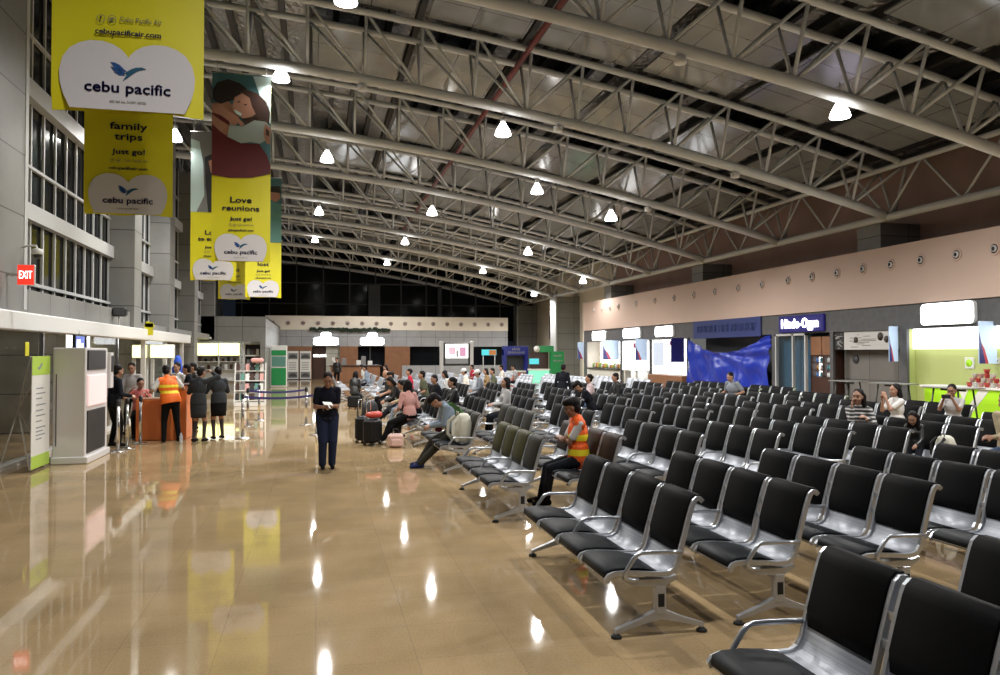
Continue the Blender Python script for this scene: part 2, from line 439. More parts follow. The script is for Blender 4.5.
for k in range(3): MB().box((-4.92, 24.36 + 3.3*k, .0), (-4.8, 24.46 + 3.3*k, 2.22)).build('post', M['white_paint'], gl2)
M['tile_grey'] = tiled('tile_grey', (.50, .50, .44), (1.2, .9), .012, (.10, .10, .09), .25, (0, PI/2, PI/2), (2, .05))
struct('wall_left_gap', MB().box((-7.2, 35.4, 2.4), (-5.6, 41.0, 3.7)), M['cladding_x'])
struct('wall_left_inner', MB().box((-8.6, 5, 0), (-8.4, 41, 2.6)), M['tile_grey'])
struct('wall_left_end', MB().box((-8.4, 20.3, 0), (-6.3, 20.5, 2.6)), M['tile_grey'])
struct('ceiling_left', MB().box((-8.5, 5, 2.55), (-5.05, 41, 2.62)), M['white_paint'])
# shop at the far left
YS = 41.0
ws = MB().box((-7.5, YS, 2.42), (-2.5, YS + .3, 3.66)); ws.box((-2.75, YS, 0), (-2.5, YS + .3, 2.42)); ws.box((-6.2, YS, 0), (-5.95, YS + .3, 2.42))
struct('wall_left_shop', ws, M['cladding'])
struct('wall_left_shop_side', MB().box((-2.75, YS + .3, 0), (-2.5, YF, 3.66)), M['cladding_x'])
struct('wall_left_shop_back', MB().box((-6.2, YS + 1.9, 0), (-2.75, YS + 2.0, 2.6)), M['white_paint'])
struct('ceiling_shop', MB().box((-6.2, YS + .3, 2.5), (-2.75, YS + 1.9, 2.6)), M['white_paint'])
struct('wall_left_far', MB().box((-7.2, 41.3, 3.66), (-6.9, 62.5, 9.3)), M['cladding_x'])
struct('ceiling_shop_roof', MB().box((-7, YS + .3, 3.6), (-2.5, 57, 3.66)), M['dark_grey'])
# ================================================================== WAITING BENCHES
def shell_profile():
    # (x, z): front lip -> seat -> bend -> back -> hook; seats face -x
    return [(-.605,.372),(-.612,.392),(-.598,.412),(-.56,.424),(-.48,.426),(-.36,.415),(-.25,.405),(-.185,.408),(-.145,.428),(-.120,.47),(-.103,.53),(-.083,.61),(-.060,.69),(-.037,.77),(-.016,.835),(-.002,.868),(.018,.886),(.042,.884),(.058,.866)]
PR = shell_profile()
def normals(P):
    out = []
    for i in range(len(P)):
        a, c = P[max(0, i-1)], P[min(len(P)-1, i+1)]
        dx, dz = c[0]-a[0], c[1]-a[1]; l = math.hypot(dx, dz)
        out.append((-dz / l, dx / l))            # towards the sitter
    return out
NR = normals(PR)
def strip(mb, i0, i1, y0, y1, off, th, rnd=0.0, m=0):
    """curved slab following the seat profile"""
    rings = []
    for i in range(i0, i1 + 1):
        (x, z), (nx, nz) = PR[i], NR[i]
        t = th; yy0, yy1 = y0, y1
        if rnd and i in (i0, i1): t = th * .35; yy0 += rnd; yy1 -= rnd
        o0, o1 = off, off + t; c = rnd * .6
        rings.append([(x + nx*o0, yy0, z + nz*o0), (x + nx*o1*.8, yy0, z + nz*o1*.8), (x + nx*o1, yy0 + c, z + nz*o1), (x + nx*o1, yy1 - c, z + nz*o1), (x + nx*o1*.8, yy1, z + nz*o1*.8), (x + nx*o0, yy1, z + nz*o0)])
    return mb.loft(rings, m, True, True, True)
P_ = .56
ps = bpy.data.materials.new('perforated_steel'); ps.use_nodes = True; M['perf'] = ps
nt = ps.node_tree; b = nt.nodes['Principled BSDF']; b.inputs['Metallic'].default_value = .35; b.inputs['Roughness'].default_value = .5
tc = nt.nodes.new('ShaderNodeTexCoord'); vo = nt.nodes.new('ShaderNodeTexVoronoi'); vo.inputs['Scale'].default_value = 130; vo.inputs['Randomness'].default_value = 0
cr = nt.nodes.new('ShaderNodeMapRange'); cr.inputs[1].default_value = .28; cr.inputs[2].default_value = .38
mx = nt.nodes.new('ShaderNodeMix'); mx.data_type = 'RGBA'; mx.inputs[6].default_value = (.34, .37, .42, 1); mx.inputs[7].default_value = (.57, .60, .66, 1)
nt.links.new(tc.outputs['Object'], vo.inputs['Vector']); nt.links.new(vo.outputs['Distance'], cr.inputs[0]); nt.links.new(cr.outputs[0], mx.inputs[0]); nt.links.new(mx.outputs[2], b.inputs['Base Color'])
mm('pad_mesh', (.020, .018, .012), .6, spec=.2)
mm('pad_olive', (.045, .042, .008), .6, spec=.2)
mm('pad_brown', (.022, .011, .008), .55, spec=.2)

def make_bench(backs=('pad_black',) * 4, pads=True, parts='full'):
    root = thing('waiting_bench', 'x', 'bench')
    kids = []; N = 4; T = N * P_
    fr = MB(); fr.bbox((-.30, .04, .315), (-.22, T - .04, .37), .008)
    kids.append(fr.build('beam', M['chair_cast'], root))
    for y in (.06, T - .06):
        lg = MB(); lg.bbox((-.275, y - .03, .13), (-.195, y + .03, .335), .012)
        lg.loft([[(-.5,y-.025,.375),(-.5,y+.025,.375),(-.5,y+.025,.39),(-.5,y-.025,.39)],[(-.42,y-.028,.335),(-.42,y+.028,.335),(-.42,y+.028,.375),(-.42,y-.028,.375)],[(-.2,y-.028,.325),(-.2,y+.028,.325),(-.2,y+.028,.37),(-.2,y-.028,.37)],[(-.12,y-.025,.365),(-.12,y+.025,.365),(-.12,y+.025,.39),(-.12,y-.025,.39)]], 0)
        for sgn in (-1, 1):
            x0, x1 = -.235, -.235 + sgn * .31
            lg.loft([[(x0, y-.026, .11), (x0, y+.026, .11), (x0, y+.026, .18), (x0, y-.026, .18)], [((x0+x1)/2, y-.022, .075), ((x0+x1)/2, y+.022, .075), ((x0+x1)/2, y+.022, .112), ((x0+x1)/2, y-.022, .112)], [(x1, y-.019, .032), (x1, y+.019, .032), (x1, y+.019, .058), (x1, y-.019, .058)]], 0)
            lg.lathe([(.012, .02), (.012, .05)], (x1 - sgn*.01, y, 0), 8, 0)
        L_ = lg.build('leg', M['chair_cast'], root); kids.append(L_)
        if parts == 'full':
            k2 = [MB().lathe([(.036, 0), (.036, .012), (.02, .026)], (-.235 + sgn*.30, y, 0), 12).build('foot_pad', M['rubber'], L_) for sgn in (-1, 1)]
            pl = MB().box((-.257, y - .0315, .19), (-.213, y + .0315, .275)).build('black_plate', M['rubber'], L_); KIDS.setdefault(L_.name, []).extend(k2 + [pl])
    for y in (.015, T/2, T - .015):
        am = MB(); pts = [(-.098,y,.545),(-.18,y,.548),(-.30,y,.552),(-.375,y,.552),(-.405,y,.543),(-.43,y,.52),(-.475,y,.455),(-.492,y,.42),(-.485,y,.395),(-.455,y,.382),(-.40,y,.378)]
        am.tube(pts, .0145, 8)
        kids.append(am.build('armrest', M['chair_silver'], root))
    for j in range(N):
        y0, y1 = j * P_ + .022, (j + 1) * P_ - .022
        sh = strip(MB(), 0, len(PR) - 1, y0 + .012, y1 - .012, -.008, .010)
        st = sh.build('seat', M['perf'], root); kids.append(st); sub = []
        for y in (y0 + .008, y1 - .008):
            sf = MB().tube([(x, y, z) for x, z in PR], 1, 4, 0, flat=(.024, .030))
            sub.append(sf.build('side_frame', M['chair_silver'], st))
        if j < N - 1:
            for z, x in ((.62, -.08), (.735, -.047)): sub.append(MB().box((x - .008, y1 - .01, z - .018), (x + .008, y1 + .044, z + .018)).build('bracket', M['chair_silver'], st))
        if pads:
            sub.append(strip(MB(), 1, 6, y0 + .022, y1 - .022, .002, .028, .012).build('seat_pad', M['pad_seat'], st))
            bp = strip(MB(), 10, len(PR) - 1, y0 + .022, y1 - .022, .002, .024, .012)
            strip(bp, 12, len(PR) - 1, y0 + .024, y1 - .024, -.018, .010, .0)
            o = bp.build('back_pad', M[backs[j]], st)
            if backs[j] != 'pad_black': o['label'] = {'pad_olive': 'olive mesh back pad', 'pad_mesh': 'dark mesh back pad', 'pad_brown': 'brownish back pad'}[backs[j]]
            sub.append(o)
        KIDS[st.name] = sub
    KIDS[root.name] = kids
    return root
def make_far_bench(pads=True):
    """the same bench for the far rows, where its parts are a few pixels"""
    m = MB(); T = 4 * P_
    m.box((-.30, .04, .315), (-.22, T - .04, .37), 0)
    for y in (.06, T - .06):
        m.box((-.275, y - .03, .1), (-.195, y + .03, .335), 0)
        for sgn in (-1, 1): m.bar((-.235, y, .14), (-.235 + sgn * .31, y, .03), .025, 5, 0)
        for sgn in (-1, 1): m.box((-.235 + sgn*.31 - .03, y-.03, 0), (-.235 + sgn*.31 + .03, y+.03, .03), 3)
    for y in (.015, T/2, T - .015): m.tube([(-.098,y,.545),(-.375,y,.552),(-.43,y,.52),(-.49,y,.42),(-.45,y,.38)], .0145, 5, 0)
    for j in range(4):
        y0, y1 = j * P_ + .022, (j + 1) * P_ - .022
        strip(m, 0, len(PR) - 1, y0 + .012, y1 - .012, -.008, .010, 0, 1)
        for y in (y0 + .008, y1 - .008): m.tube([(x, y, z) for x, z in PR], 1, 4, 0, flat=(.024, .030))
        if pads:
            strip(m, 1, 6, y0 + .022, y1 - .022, .002, .028, .012, 2); strip(m, 10, len(PR) - 1, y0 + .022, y1 - .022, .002, .024, .012, 2)
            strip(m, 12, len(PR) - 1, y0 + .024, y1 - .024, -.018, .010, 0, 2)
    o = m.build('waiting_bench', [M['chair_silver'], M['perf'], M['pad_black'], M['rubber']])
    return tag(o, 'x', 'bench')
BX = [2.44, 3.35, 4.36, 5.35, 6.36, 7.2, 8.22, 9.26, 10.42, 11.6, 12.65]
BY = [1.27 + 3.58 * k for k in range(11)]
proto = {}
def bench_proto(kind):
    if kind not in proto:
        proto[kind] = [make_bench(), 0] if kind == 'black' else [make_bench(('pad_mesh', 'pad_olive', 'pad_olive', 'pad_olive')), 0] if kind == 'olive' else [make_bench(('pad_mesh',)*4), 0] if kind == 'mesh' else [make_bench(('pad_brown',)*4), 0] if kind == 'brown' else [make_far_bench(True), 0] if kind == 'far' else [make_far_bench(False), 0]
    p = proto[kind]; p[1] += 1
    return p[0], p[1] == 1
GAP = {(10, k) for k in (0, 1, 2, 3, 4, 7, 8, 9, 10)} | {(9, k) for k in (9, 10)} | {(8, 10)}
NAMEK = {'black': 'black padded steel waiting bench', 'olive': 'waiting bench with olive backs', 'mesh': 'waiting bench with dark mesh backs', 'brown': 'waiting bench with brownish backs', 'far': 'black padded steel waiting bench', 'bare': 'bare silver steel waiting bench'}
SEAT = {}
for k, y in enumerate(BY):
    for c, x in enumerate(BX):
        if (c, k) in GAP or (k == 0 and c > 2): continue
        kind = 'black' if k < 5 else 'far' if k < 7 else 'bare'
        if (c, k) == (0, 2): kind = 'olive'
        if (c, k) in ((0, 3), (1, 3)): kind = 'mesh'
        if (c, k) == (1, 2): kind = 'brown'
        if kind == 'black' and k == 4 and c > 3: kind = 'far'
        src, first = bench_proto(kind)
        jx, jy = random.uniform(-.03, .03), random.uniform(-.04, .04)
        lab = '%s, %s row from the camera, %s column from the aisle' % (NAMEK[kind], ORD[k], ORD[c])
        loc = (x + jx, y - .02 + jy, 0); rz = random.uniform(-.012, .012)
        if first: o = src; o.location = loc; o.rotation_euler = (0, 0, rz); o['label'] = lab
        else: o = dup(src, loc, rz, lab)
        o['group'] = 'four-seat waiting benches'
        SEAT[(c, k)] = loc
# far benches that face right, left of the hall's end
for i, (x, y) in enumerate(((1.15, 31.0), (1.15, 34.6))):
    src, first = bench_proto('bare')
    o = dup(src, (x - .5, y + 2.2, 0), PI, 'bare silver steel bench near the lounge doors, %s from the camera' % ORD[i]); o['group'] = 'four-seat waiting benches'
# ================================================================== CEILING LAMPS
LAMPS = [(840,112,13.9),(346,-3,13.9),(503,131,19.3),(281,76,19.3),(327,158,24.7),(611,217,24.7),(175,137,24.7),(537,190,24.7),(432,212,30.1),(319,212,35.5),(528,252,35.5),(405,242,40.9),(583,281,40.9),(315,240,46.3),(483,271,46.3),(387,263,51.7),(534,294,51.7)]
lamp_pos = [aty(x, y, Y) for x, y, Y in LAMPS] + [Vector((11, 8.5, zb(11) - .6)), Vector((4.5, 8.5, zb(4.5) - .6)), Vector((10.3, 3.1, zb(10.3) - .6)), Vector((.45, 3.1, zb(.45) - .6))]
SC_ = .74
lp = thing('bell_lamp', 'x', 'ceiling lamp', (0, 0, 0), 0, 'bell lamps under the roof trusses')
lk = []
m = MB(); m.lathe([(a*SC_, b*SC_) for a, b in [(.05, .30), (.09, .28), (.13, .20), (.19, .10), (.25, -.02), (.275, -.12), (.27, -.15), (.20, -.17), (.02, -.175)]], (0, 0, 0), 20); lk.append(m.build('glass_bell', M['lamp_glass'], lp))
m = MB(); m.lathe([(a*SC_, b*SC_) for a, b in [(.06, .29), (.10, .32), (.10, .44), (.05, .48)]], (0, 0, 0), 14); lk.append(m.build('lamp_head', M['lamp_head'], lp))
m = MB(); m.bar((0, 0, .34), (0, 0, .60), .012, 6); lk.append(m.build('hanger', M['lamp_head'], lp))
KIDS[lp.name] = lk
CNT = {}
for i, p in enumerate(lamp_pos):
    t = min(range(len(TY)), key=lambda q: abs(TY[q] - p.y)) if p.y > 5 else -1
    CNT[t] = CNT.get(t, 0) + 1
def lamp_label(i):
    p = lamp_pos[i]; same = sorted([q.x for q in lamp_pos if abs(q.y - p.y) < .5]); k = same.index(p.x)
    t = ORD[min(range(len(TY)), key=lambda q: abs(TY[q] - p.y))] if p.y > 5 else 'overhead'
    return 'glowing glass bell lamp, %s from the left under the %s truss from the camera' % (ORD[k], t)
for i, p in enumerate(lamp_pos):
    top = zb(p.x); z = p.z
    if i == 0: o = lp; o.location = p; o['label'] = lamp_label(0)
    else: o = dup(lp, p, 0, lamp_label(i))
    ld = bpy.data.lights.new('bell_light', 'SPOT'); ld.energy = LAMP_W * {12: 2.4, 18: 3, 19: 4.5, 20: 5.5}.get(i, 6); ld.color = LAMP_COL; ld.spot_size = math.radians(165); ld.spot_blend = .6; ld.shadow_soft_size = .08
    lo = bpy.data.objects.new('bell_light', ld); COL.objects.link(lo); lo.location = (p.x, p.y, z - .2)
# small grey sensor drums under the chords
for i, (x, y, Y) in enumerate(((680, 5, 13.9), (558, 101, 19.3), (648, 174, 24.7), (735, 178, 19.3), (362, 88, 19.3))):
    p = aty(x, y, Y); p.z = zb(p.x) - .125
    m = MB(); m.lathe([(.11, -.16), (.12, -.13), (.12, -.03), (.05, .0), (.05, .03)], (0, 0, 0), 14)
    o = m.build('sensor_drum', M['white_paint'], None, p); tag(o, 'small white drum fitting under the %s truss, %s' % (ORD[round((Y-8.5)/5.4)], ['in the bay right of centre','right of the second bell lamp','far right part','right of the blank middle','left part'][i]), 'ceiling fitting')
# ================================================================== HANGING BANNERS
mm('photo_teal', (.06, .16, .18), .45); mm('photo_light', (.55, .70, .68), .45); mm('photo_skin', (.42, .21, .14), .5); mm('photo_hair', (.018, .011, .009), .5)
mm('photo_brown', (.05, .022, .014), .5); mm('photo_red', (.12, .012, .018), .5); mm('photo_sleeve', (.36, .42, .40), .5); mm('photo_grey', (.20, .20, .20), .5); mm('photo_green', (.10, .26, .22), .5); mm('photo_black', (.02, .02, .022), .5)
BW, BH = 1.42, 4.42
def heart_pts():
    # half outline in units of banner width, from the notch to the foot (right half)
    half = [(0, .385), (.015, .41), (.05, .445), (.10, .475), (.17, .493), (.25, .493), (.32, .47), (.38, .43), (.425, .36), (.445, .27), (.44, .19), (.42, .11), (.385, .03), (.375, .012)]
    return half + [(-x, z) for x, z in reversed(half[1:])]
def flat(mb, pts, layer, m=0):
    return mb.prism([(x, -.004 - .003 * layer, z) for x, z in pts], (0, -.003, 0), m)
BIRD = [([(212,171),(226,172),(240,179),(262,200),(240,196),(224,188)],0), ([(212,185),(226,190),(240,192),(262,207),(238,204),(222,198)],0), ([(222,203),(234,203),(244,202),(258,212),(240,213)],0),
        ([(258,203),(276,190),(290,184),(308,182),(322,187),(312,190),(300,193),(288,200),(274,212),(262,222),(250,232),(256,220),(262,211)],1)]
def make_banner(name, x, y, zbot, lines, label, photo, w=BW, rz=0.0, tint=None):
    r = thing(name, label, 'banner', (x, y, zbot), rz, 'yellow banners hung from the roof trusses')
    pn = MB(); nx, nz_ = 10, 26; grid = []
    def wob(u, v): return .010 * (1 + math.sin(u * 7 + v * 2)) * (1 - v) + (.025 * max(0, (.04 - v) / .04) * (1 + math.sin(u * 5 + 1)))
    rows = [[(-w/2 + w*i/nx, wob(i/nx, k/nz_) + .012, BH*k/nz_ + (.012*math.sin(i*1.1) if k == 0 else 0)) for i in range(nx + 1)] for k in range(nz_ + 1)]
    v = [p for q in rows for p in q] + [(p[0], p[1] + .006, p[2]) for q in rows for p in q]; n1 = len(rows) * (nx + 1); f = []
    for k in range(nz_):
        for i in range(nx):
            a = k*(nx+1) + i; q = (a, a+1, a+nx+2, a+nx+1); f.append(q); f.append(tuple(n1 + t for t in reversed(q)))
    pn.add(v, f, 0, True)
    sheet = pn.build('banner_sheet', M['banner_yellow'], r)
    hp = MB(); hp.add([(px*w, -.006, pz*w - .0) for px, pz in heart_pts()] , [tuple(range(len(heart_pts())))]); hp.build('white_heart', M['banner_white'], r)
    lg = MB(); k_ = .00303 * w / 1.42; cz = .285 * w
    for pts, c in BIRD: lg.prism([((px-266)*k_, -.012, cz + (200-pz)*k_) for px, pz in pts], (0, -.003, 0), c)
    lg.build('bird_emblem', [M['bird_blue'], M['bird_teal']], r); lg = MB()
    text(lg, 'cebu pacific', .56*w, (0, -.012, .135*w), 2, .0035, .074*w)
    text(lg, 'ASC Ref. No. C129P110276C', .24*w, (0, -.012, .062*w), 3, 0, .016*w)
    lg.build('printed_lettering', [M['bird_blue'], M['bird_teal'], M['navy'], M['ink_grey']], r)
    pr = MB()
    text(pr, 'cebupacificair.com', .43*w, (0, -.012, .545*w), 0, .0022, .036*w); pr.build('web_address', [M['navy']], r); pr = MB()
    text(pr, 'Cebu Pacific Air', .277*w, (.082*w, -.012, .64*w), 0, .0, .036*w); pr.build('social_lettering', [M['ink_grey']], r); pr = MB()
    for cx in (-.18*w, -.108*w):
        n = 20; ro, ri = .028*w, .024*w
        ring = [(cx + ro*math.cos(2*PI*q/n), -.012, .652*w + ro*math.sin(2*PI*q/n)) for q in range(n)] + [(cx + ri*math.cos(2*PI*q/n), -.012, .652*w + ri*math.sin(2*PI*q/n)) for q in range(n)]
        pr.add(ring, [(q, (q+1) % n, n + (q+1) % n, n + q) for q in range(n)], 1)
    text(pr, 'f', .014*w, (-.18*w, -.012, .639*w), 1, .001, .032*w)
    bx = -.108*w; pr.prism([(bx + a*w, -.012, .652*w + c*w) for a, c in ((-.016,-.009),(-.004,-.012),(.008,-.006),(.012,.004),(.017,.009),(.011,.009),(.006,.013),(.0,.009),(-.006,.006),(-.014,.011),(-.014,.002))], (0, -.003, 0), 1)
    pr.build('social_icons', [M['navy'], M['ink_grey']], r)
    z = .735*w
    for t, ww, hh in reversed(lines):
        pr = MB(); text(pr, t, ww*w, (0, -.012, z), 0, .004, hh*w); pr.build('headline', M['navy'], r); z += hh*w*1.5 + (.08*w if t == 'Just go!' else 0)
    ph = MB(); z0 = .545 * 0 + 2.02 / 4.42 * BH; zs = (BH - .02 - z0)
    P = lambda pts: [(-w/2 + w*(px - 195)/355, z0 + zs*(630 - py)/625) for px, py in pts]
    mats = [M[q] for q in ('photo_teal','photo_light','photo_skin','photo_hair','photo_brown','photo_red','photo_sleeve','photo_grey','photo_green','photo_black')]
    def L_(pts, layer, m): ph.add([(a, -.008 - .0025*layer, c) for a, c in P(pts)], [tuple(range(len(pts)))], m)
    if photo == 'hug':
        L_([(195,5),(550,5),(550,612),(500,625),(430,642),(300,648),(195,634)], 0, 0)
        L_([(440,10),(550,10),(550,300),(500,280),(480,120)], 1, 1)
        L_([(195,195),(290,175),(335,215),(360,275),(300,300),(195,260)], 1, 2)
        L_([(225,190),(200,170),(200,110),(225,65),(290,40),(360,60),(405,92),(365,125),(330,165),(290,178),(250,195)], 2, 3)
        L_([(355,112),(410,98),(470,118),(522,165),(545,230),(540,300),(520,345),(450,275),(430,215),(400,150)], 3, 4)
        L_([(330,150),(375,122),(420,148),(435,200),(458,245),(430,265),(385,278),(340,250),(315,210)], 4, 2)
        L_([(322,225),(345,232),(375,250),(366,262),(338,250)], 5, 1)
        L_([(345,178),(360,170),(366,176),(350,184)], 5, 3); L_([(385,190),(402,186),(406,193),(390,198)], 5, 3)
        L_([(380,280),(430,262),(470,270),(440,300),(395,318)], 3, 4)
        L_([(195,255),(270,252),(300,300),(300,400),(370,430),(480,430),(530,500),(550,560),(550,612),(430,642),(300,648),(195,634)], 4, 5)
        L_([(195,200),(260,215),(330,255),(390,312),(372,332),(350,305),(335,330),(322,322),(308,330),(296,300),(250,268),(195,250)], 6, 2)
        L_([(195,262),(245,295),(302,330),(285,392),(240,362),(195,320)], 5, 2)
        L_([(300,320),(380,328),(450,285),(520,290),(548,320),(530,400),(485,428),(430,420),(370,432),(288,396)], 6, 6)
        L_([(515,300),(550,330),(545,430),(520,420),(508,360)], 7, 2)
        L_([(520,330),(540,345),(540,380),(522,370)], 8, 4)
    elif photo == 'explore':
        L_([(195,5),(550,5),(550,630),(195,630)], 0, 7); L_([(195,60),(260,80),(290,250),(300,500),(240,630),(195,630)], 1, 1)
        L_([(300,200),(420,140),(550,180),(550,630),(330,630),(310,420)], 2, 9); L_([(330,230),(400,190),(430,240),(400,310),(350,320)], 3, 2)
    elif photo == 'green':
        L_([(195,5),(550,5),(550,630),(195,630)], 0, 0); L_([(250,300),(420,230),(550,260),(550,630),(220,630)], 1, 8); L_([(420,110),(520,100),(540,200),(490,240),(430,210)], 2, 2); L_([(410,90),(530,80),(545,150),(430,140)], 3, 3)
        L_([(230,250),(300,220),(350,300),(300,400),(230,380)], 2, 2)
    else:
        L_([(195,5),(550,5),(550,630),(195,630)], 0, 0); L_([(260,200),(400,180),(480,300),(500,630),(220,630)], 1, 6); L_([(300,90),(380,80),(400,180),(340,220),(290,180)], 2, 2); L_([(290,70),(390,60),(400,120),(300,130)], 3, 3)
    ph.build('printed_photograph', mats, r)
    rd = MB(); rd.bar((-w/2 - .02, .015, BH), (w/2 + .02, .015, BH), .018, 8); rd.build('top_rod', M['chrome'], r)
    for sx in (-1, 1):
        xx = x + sx * w * .42; top = zb(xx) - .11
        MB().bar((sx*w*.42, .015, BH), (sx*w*.42, .015, max(BH + .05, top - zbot)), .006, 5).build('hanging_wire', M['chrome'], r)
    return r
def bpos(xa, xb, yb, Y):
    a, c = aty(xa, yb, Y), aty(xb, yb, Y); return (a.x + c.x) / 2, Y, a.z, c.x - a.x
x, y, z, w = bpos(50, 203, 107.5, 8.5); make_banner('hanging_banner', x, y, z, [], 'largest yellow banner at top left, nearest the camera, cut off by the frame', 'plain', w)
x, y, z, w = bpos(83, 172, 213, 13.9); make_banner('hanging_banner', x, y, z, [('family', .42, .085), ('trips', .31, .085), ('Just go!', .37, .062)], 'yellow banner reading family trips, hanging just behind the largest banner', 'plain', w)
x, y, z, w = bpos(211, 270, 261, 19.3); make_banner('hanging_banner', x, y, z, [('Love', .36, .105), ('reunions', .62, .095), ('Just go!', .37, .062)], 'yellow banner reading Love reunions under a photograph of a couple hugging', 'hug', w)
x, y, z, w = bpos(190, 236, 280, 24.7); make_banner('hanging_banner', x, y, z, [('Love', .36, .105), ('to explore', .66, .095), ('Just go!', .37, .062)], 'yellow banner half hidden behind the left edge of the Love reunions banner', 'explore', w)
x, y, z, w = bpos(245, 281, 297, 30.1); make_banner('hanging_banner', x, y, z, [('lost', .3, .105), ('Just go!', .37, .062)], 'yellow banner showing a person in green, behind the right edge of Love reunions', 'green', w)
x, y, z, w = bpos(218, 250, 299, 35.5); make_banner('hanging_banner', x, y, z, [('and', .3, .105), ('Just go!', .37, .062)], 'farthest yellow banner, hanging lowest in view below the Love reunions banner', 'plain', w)
# ================================================================== RIGHT WALL: vents, signs, shops
VENT = [42.98,41.7,40.45,39.2,36.84,34.57,32.53,30.61,28.81,27.03,25.38,23.78,22.45,21.19,20.01,18.86,17.74,16.54,15.41]
vt = thing('air_nozzle', 'x', 'air vent', (0, 0, 0)); kk = []
m = MB(); m.lathe([(.155, 0), (.165, .015), (.15, .035), (.115, .03), (.10, .01), (.10, -.02)], (0, 0, 0), 20, 0, 'y', True, False); kk.append(m.build('rim', M['pink_wall'], vt))
m = MB(); m.lathe([(.082, .012), (.075, .05), (.055, .06), (.048, .03)], (0, 0, 0), 16, 0, 'y', True, False); kk.append(m.build('nozzle_ring', M['lamp_head'], vt))
m = MB(); m.lathe([(.115, .008), (.115, .022)], (0, 0, 0), 16, 0, 'y'); kk.append(m.build('dark_throat', M['black'], vt)); kk.append(MB().lathe([(.05, .03), (.05, .058)], (0, 0, 0), 12, 0, 'y').build('dark_centre', M['black'], vt))
KIDS[vt.name] = kk
for i, yv in enumerate(reversed(VENT)):
    lab = 'round air nozzle in the pink wall, %s from the camera end' % ORD[i]
    loc = (XR - .002, yv, 4.3)
    if i == 0: vt.location = loc; vt.rotation_euler = (0, 0, PI/2); vt['label'] = lab; o = vt
    else: o = dup(vt, loc, PI/2, lab)
    o['group'] = 'round air nozzles on the right wall'
p0 = [270 + 14.0*i for i in range(17)]
fvx = [-3.0 + 1.02*i for i in range(17)]
for i, x in enumerate(fvx):
    o = dup(vt, (x, YF - .002, 3.95), PI, 'round air nozzle in the far cream wall, %s from the left' % ORD[i]); o['group'] = 'round air nozzles on the far wall'
# glowing signs over the shopfronts
def lit_sign(y0, y1, z0, z1, label, r=.12, X=XR + .06):
    root = thing('shop_sign', label, 'sign', (X, (y0 + y1)/2, (z0 + z1)/2), 0, 'glowing shop signs')
    w, h = (y1 - y0)/2, (z1 - z0)/2; pts = []
    for cx, cz, a0 in ((w - r, h - r, 0), (-w + r, h - r, 90), (-w + r, -h + r, 180), (w - r, -h + r, 270)):
        for q in range(5): a = math.radians(a0 + 22.5*q); pts.append((cx + r*math.cos(a), cz + r*math.sin(a)))
    MB().prism([(0, a, c) for a, c in pts], (-.09, 0, 0)).build('sign_box', M['white_paint'], root)
    MB().prism([(-.091, a*.97, c*.95) for a, c in pts], (-.012, 0, 0)).build('lit_face', M['lit_white'], root)
    return root
lit_sign(16.0, 17.75, 2.57, 3.13, 'wide glowing white sign above the lime green snack stall')
lit_sign(32.6, 34.5, 2.6, 3.08, 'glowing white sign beside the blue boarding, third from the far end')
lit_sign(36.3, 38.5, 2.6, 3.10, 'glowing white sign, second from the far end of the shop row')
lit_sign(41.1, 43.2, 2.56, 3.08, 'glowing white sign at the far end of the shop row')
mm('sign_blue', (.008, .008, .07), .45, emit=(.05, .03, .6), es=.12); mm('lit_lilac', (.9, .9, 1), .4, emit=(.86, .82, 1), es=4)
sg = thing('shop_sign', 'dark blue sign with glowing white lettering above the sliding glass door', 'sign', (XR + .05, 23.1, 2.82), 0, 'glowing shop signs')
MB().bbox((-.08, -1.25, -.28), (0, 1.22, .27), .02).build('sign_board', M['sign_blue'], sg)
m = MB(); text(m, 'Hindo-Ogyn', 2.0, (-.083, 0, -.13), 0, .014, .30, '-x', .5); m.build('sign_letters', M['lit_lilac'], sg)
# blue unlit board above the tarpaulin with raised unreadable letters
mm('board_blue', (.02, .035, .16), .5); mm('board_letter', (.05, .07, .20), .45)
bb = thing('shop_sign', 'unlit blue sign board with raised letters above the blue tarpaulin', 'sign', (XR + .05, 28.1, 2.82))
MB().bbox((-.05, -2.6, -.37), (0, 2.6, .36), .01).build('sign_board', M['board_blue'], bb)
m = MB(); x = 2.2
for wd in (8, 4, 9):
    for q in range(wd):
        s = .17; zz = -.13
        m.box((-.085, x, zz), (-.05, x - .03, zz + .28))
        for hz in random.sample((0, .125, .25), 2): m.box((-.085, x, zz + hz), (-.05, x - .14, zz + hz + .03))
        if q % 2: m.box((-.085, x - .115, zz), (-.05, x - .14, zz + .28))
        x -= .20
    x -= .18
m.build('raised_letters', M['board_letter'], bb)
# tarpaulin: draped sheet with sagging top edge and folds
tm = MB(); n, k = 60, 30; y0, y1 = 31.1, 24.95; rows = []
for j in range(k + 1):
    r = []
    for i in range(n + 1):
        u = i / n; v = j / k; sag = .66 * (1 - (2*u - .95)**2) * (1 if u < .95 else .9)
        top = 2.47 - max(0, sag) * .92; z = .02 + (top - .02) * (1 - v)
        d = .09 * math.sin(u*19 + v*7) * (.25 + v) + .06 * math.sin((u - .1)*9/(.25 + v)) + .03 * math.sin(u*51 - v*9) + .05 * math.sin((u - .5)*14*(1 + v)) * (1 - v) + .06*math.sin(v*16 + 6*u*(1-u)*4) * max(0, 1 - 2.0*v)
        r.append((XR - .02 + d * .8, y0 + (y1 - y0)*u, z))
    rows.append(r)
v = [p for q in rows for p in q] + [(p[0] + .012, p[1], p[2]) for q in rows for p in q]; n1 = (k+1)*(n+1); f = []
for j in range(k):
    for i in range(n):
        a = j*(n+1) + i; q = (a, a+1, a+n+2, a+n+1); f.append(q); f.append(tuple(n1 + t for t in reversed(q)))
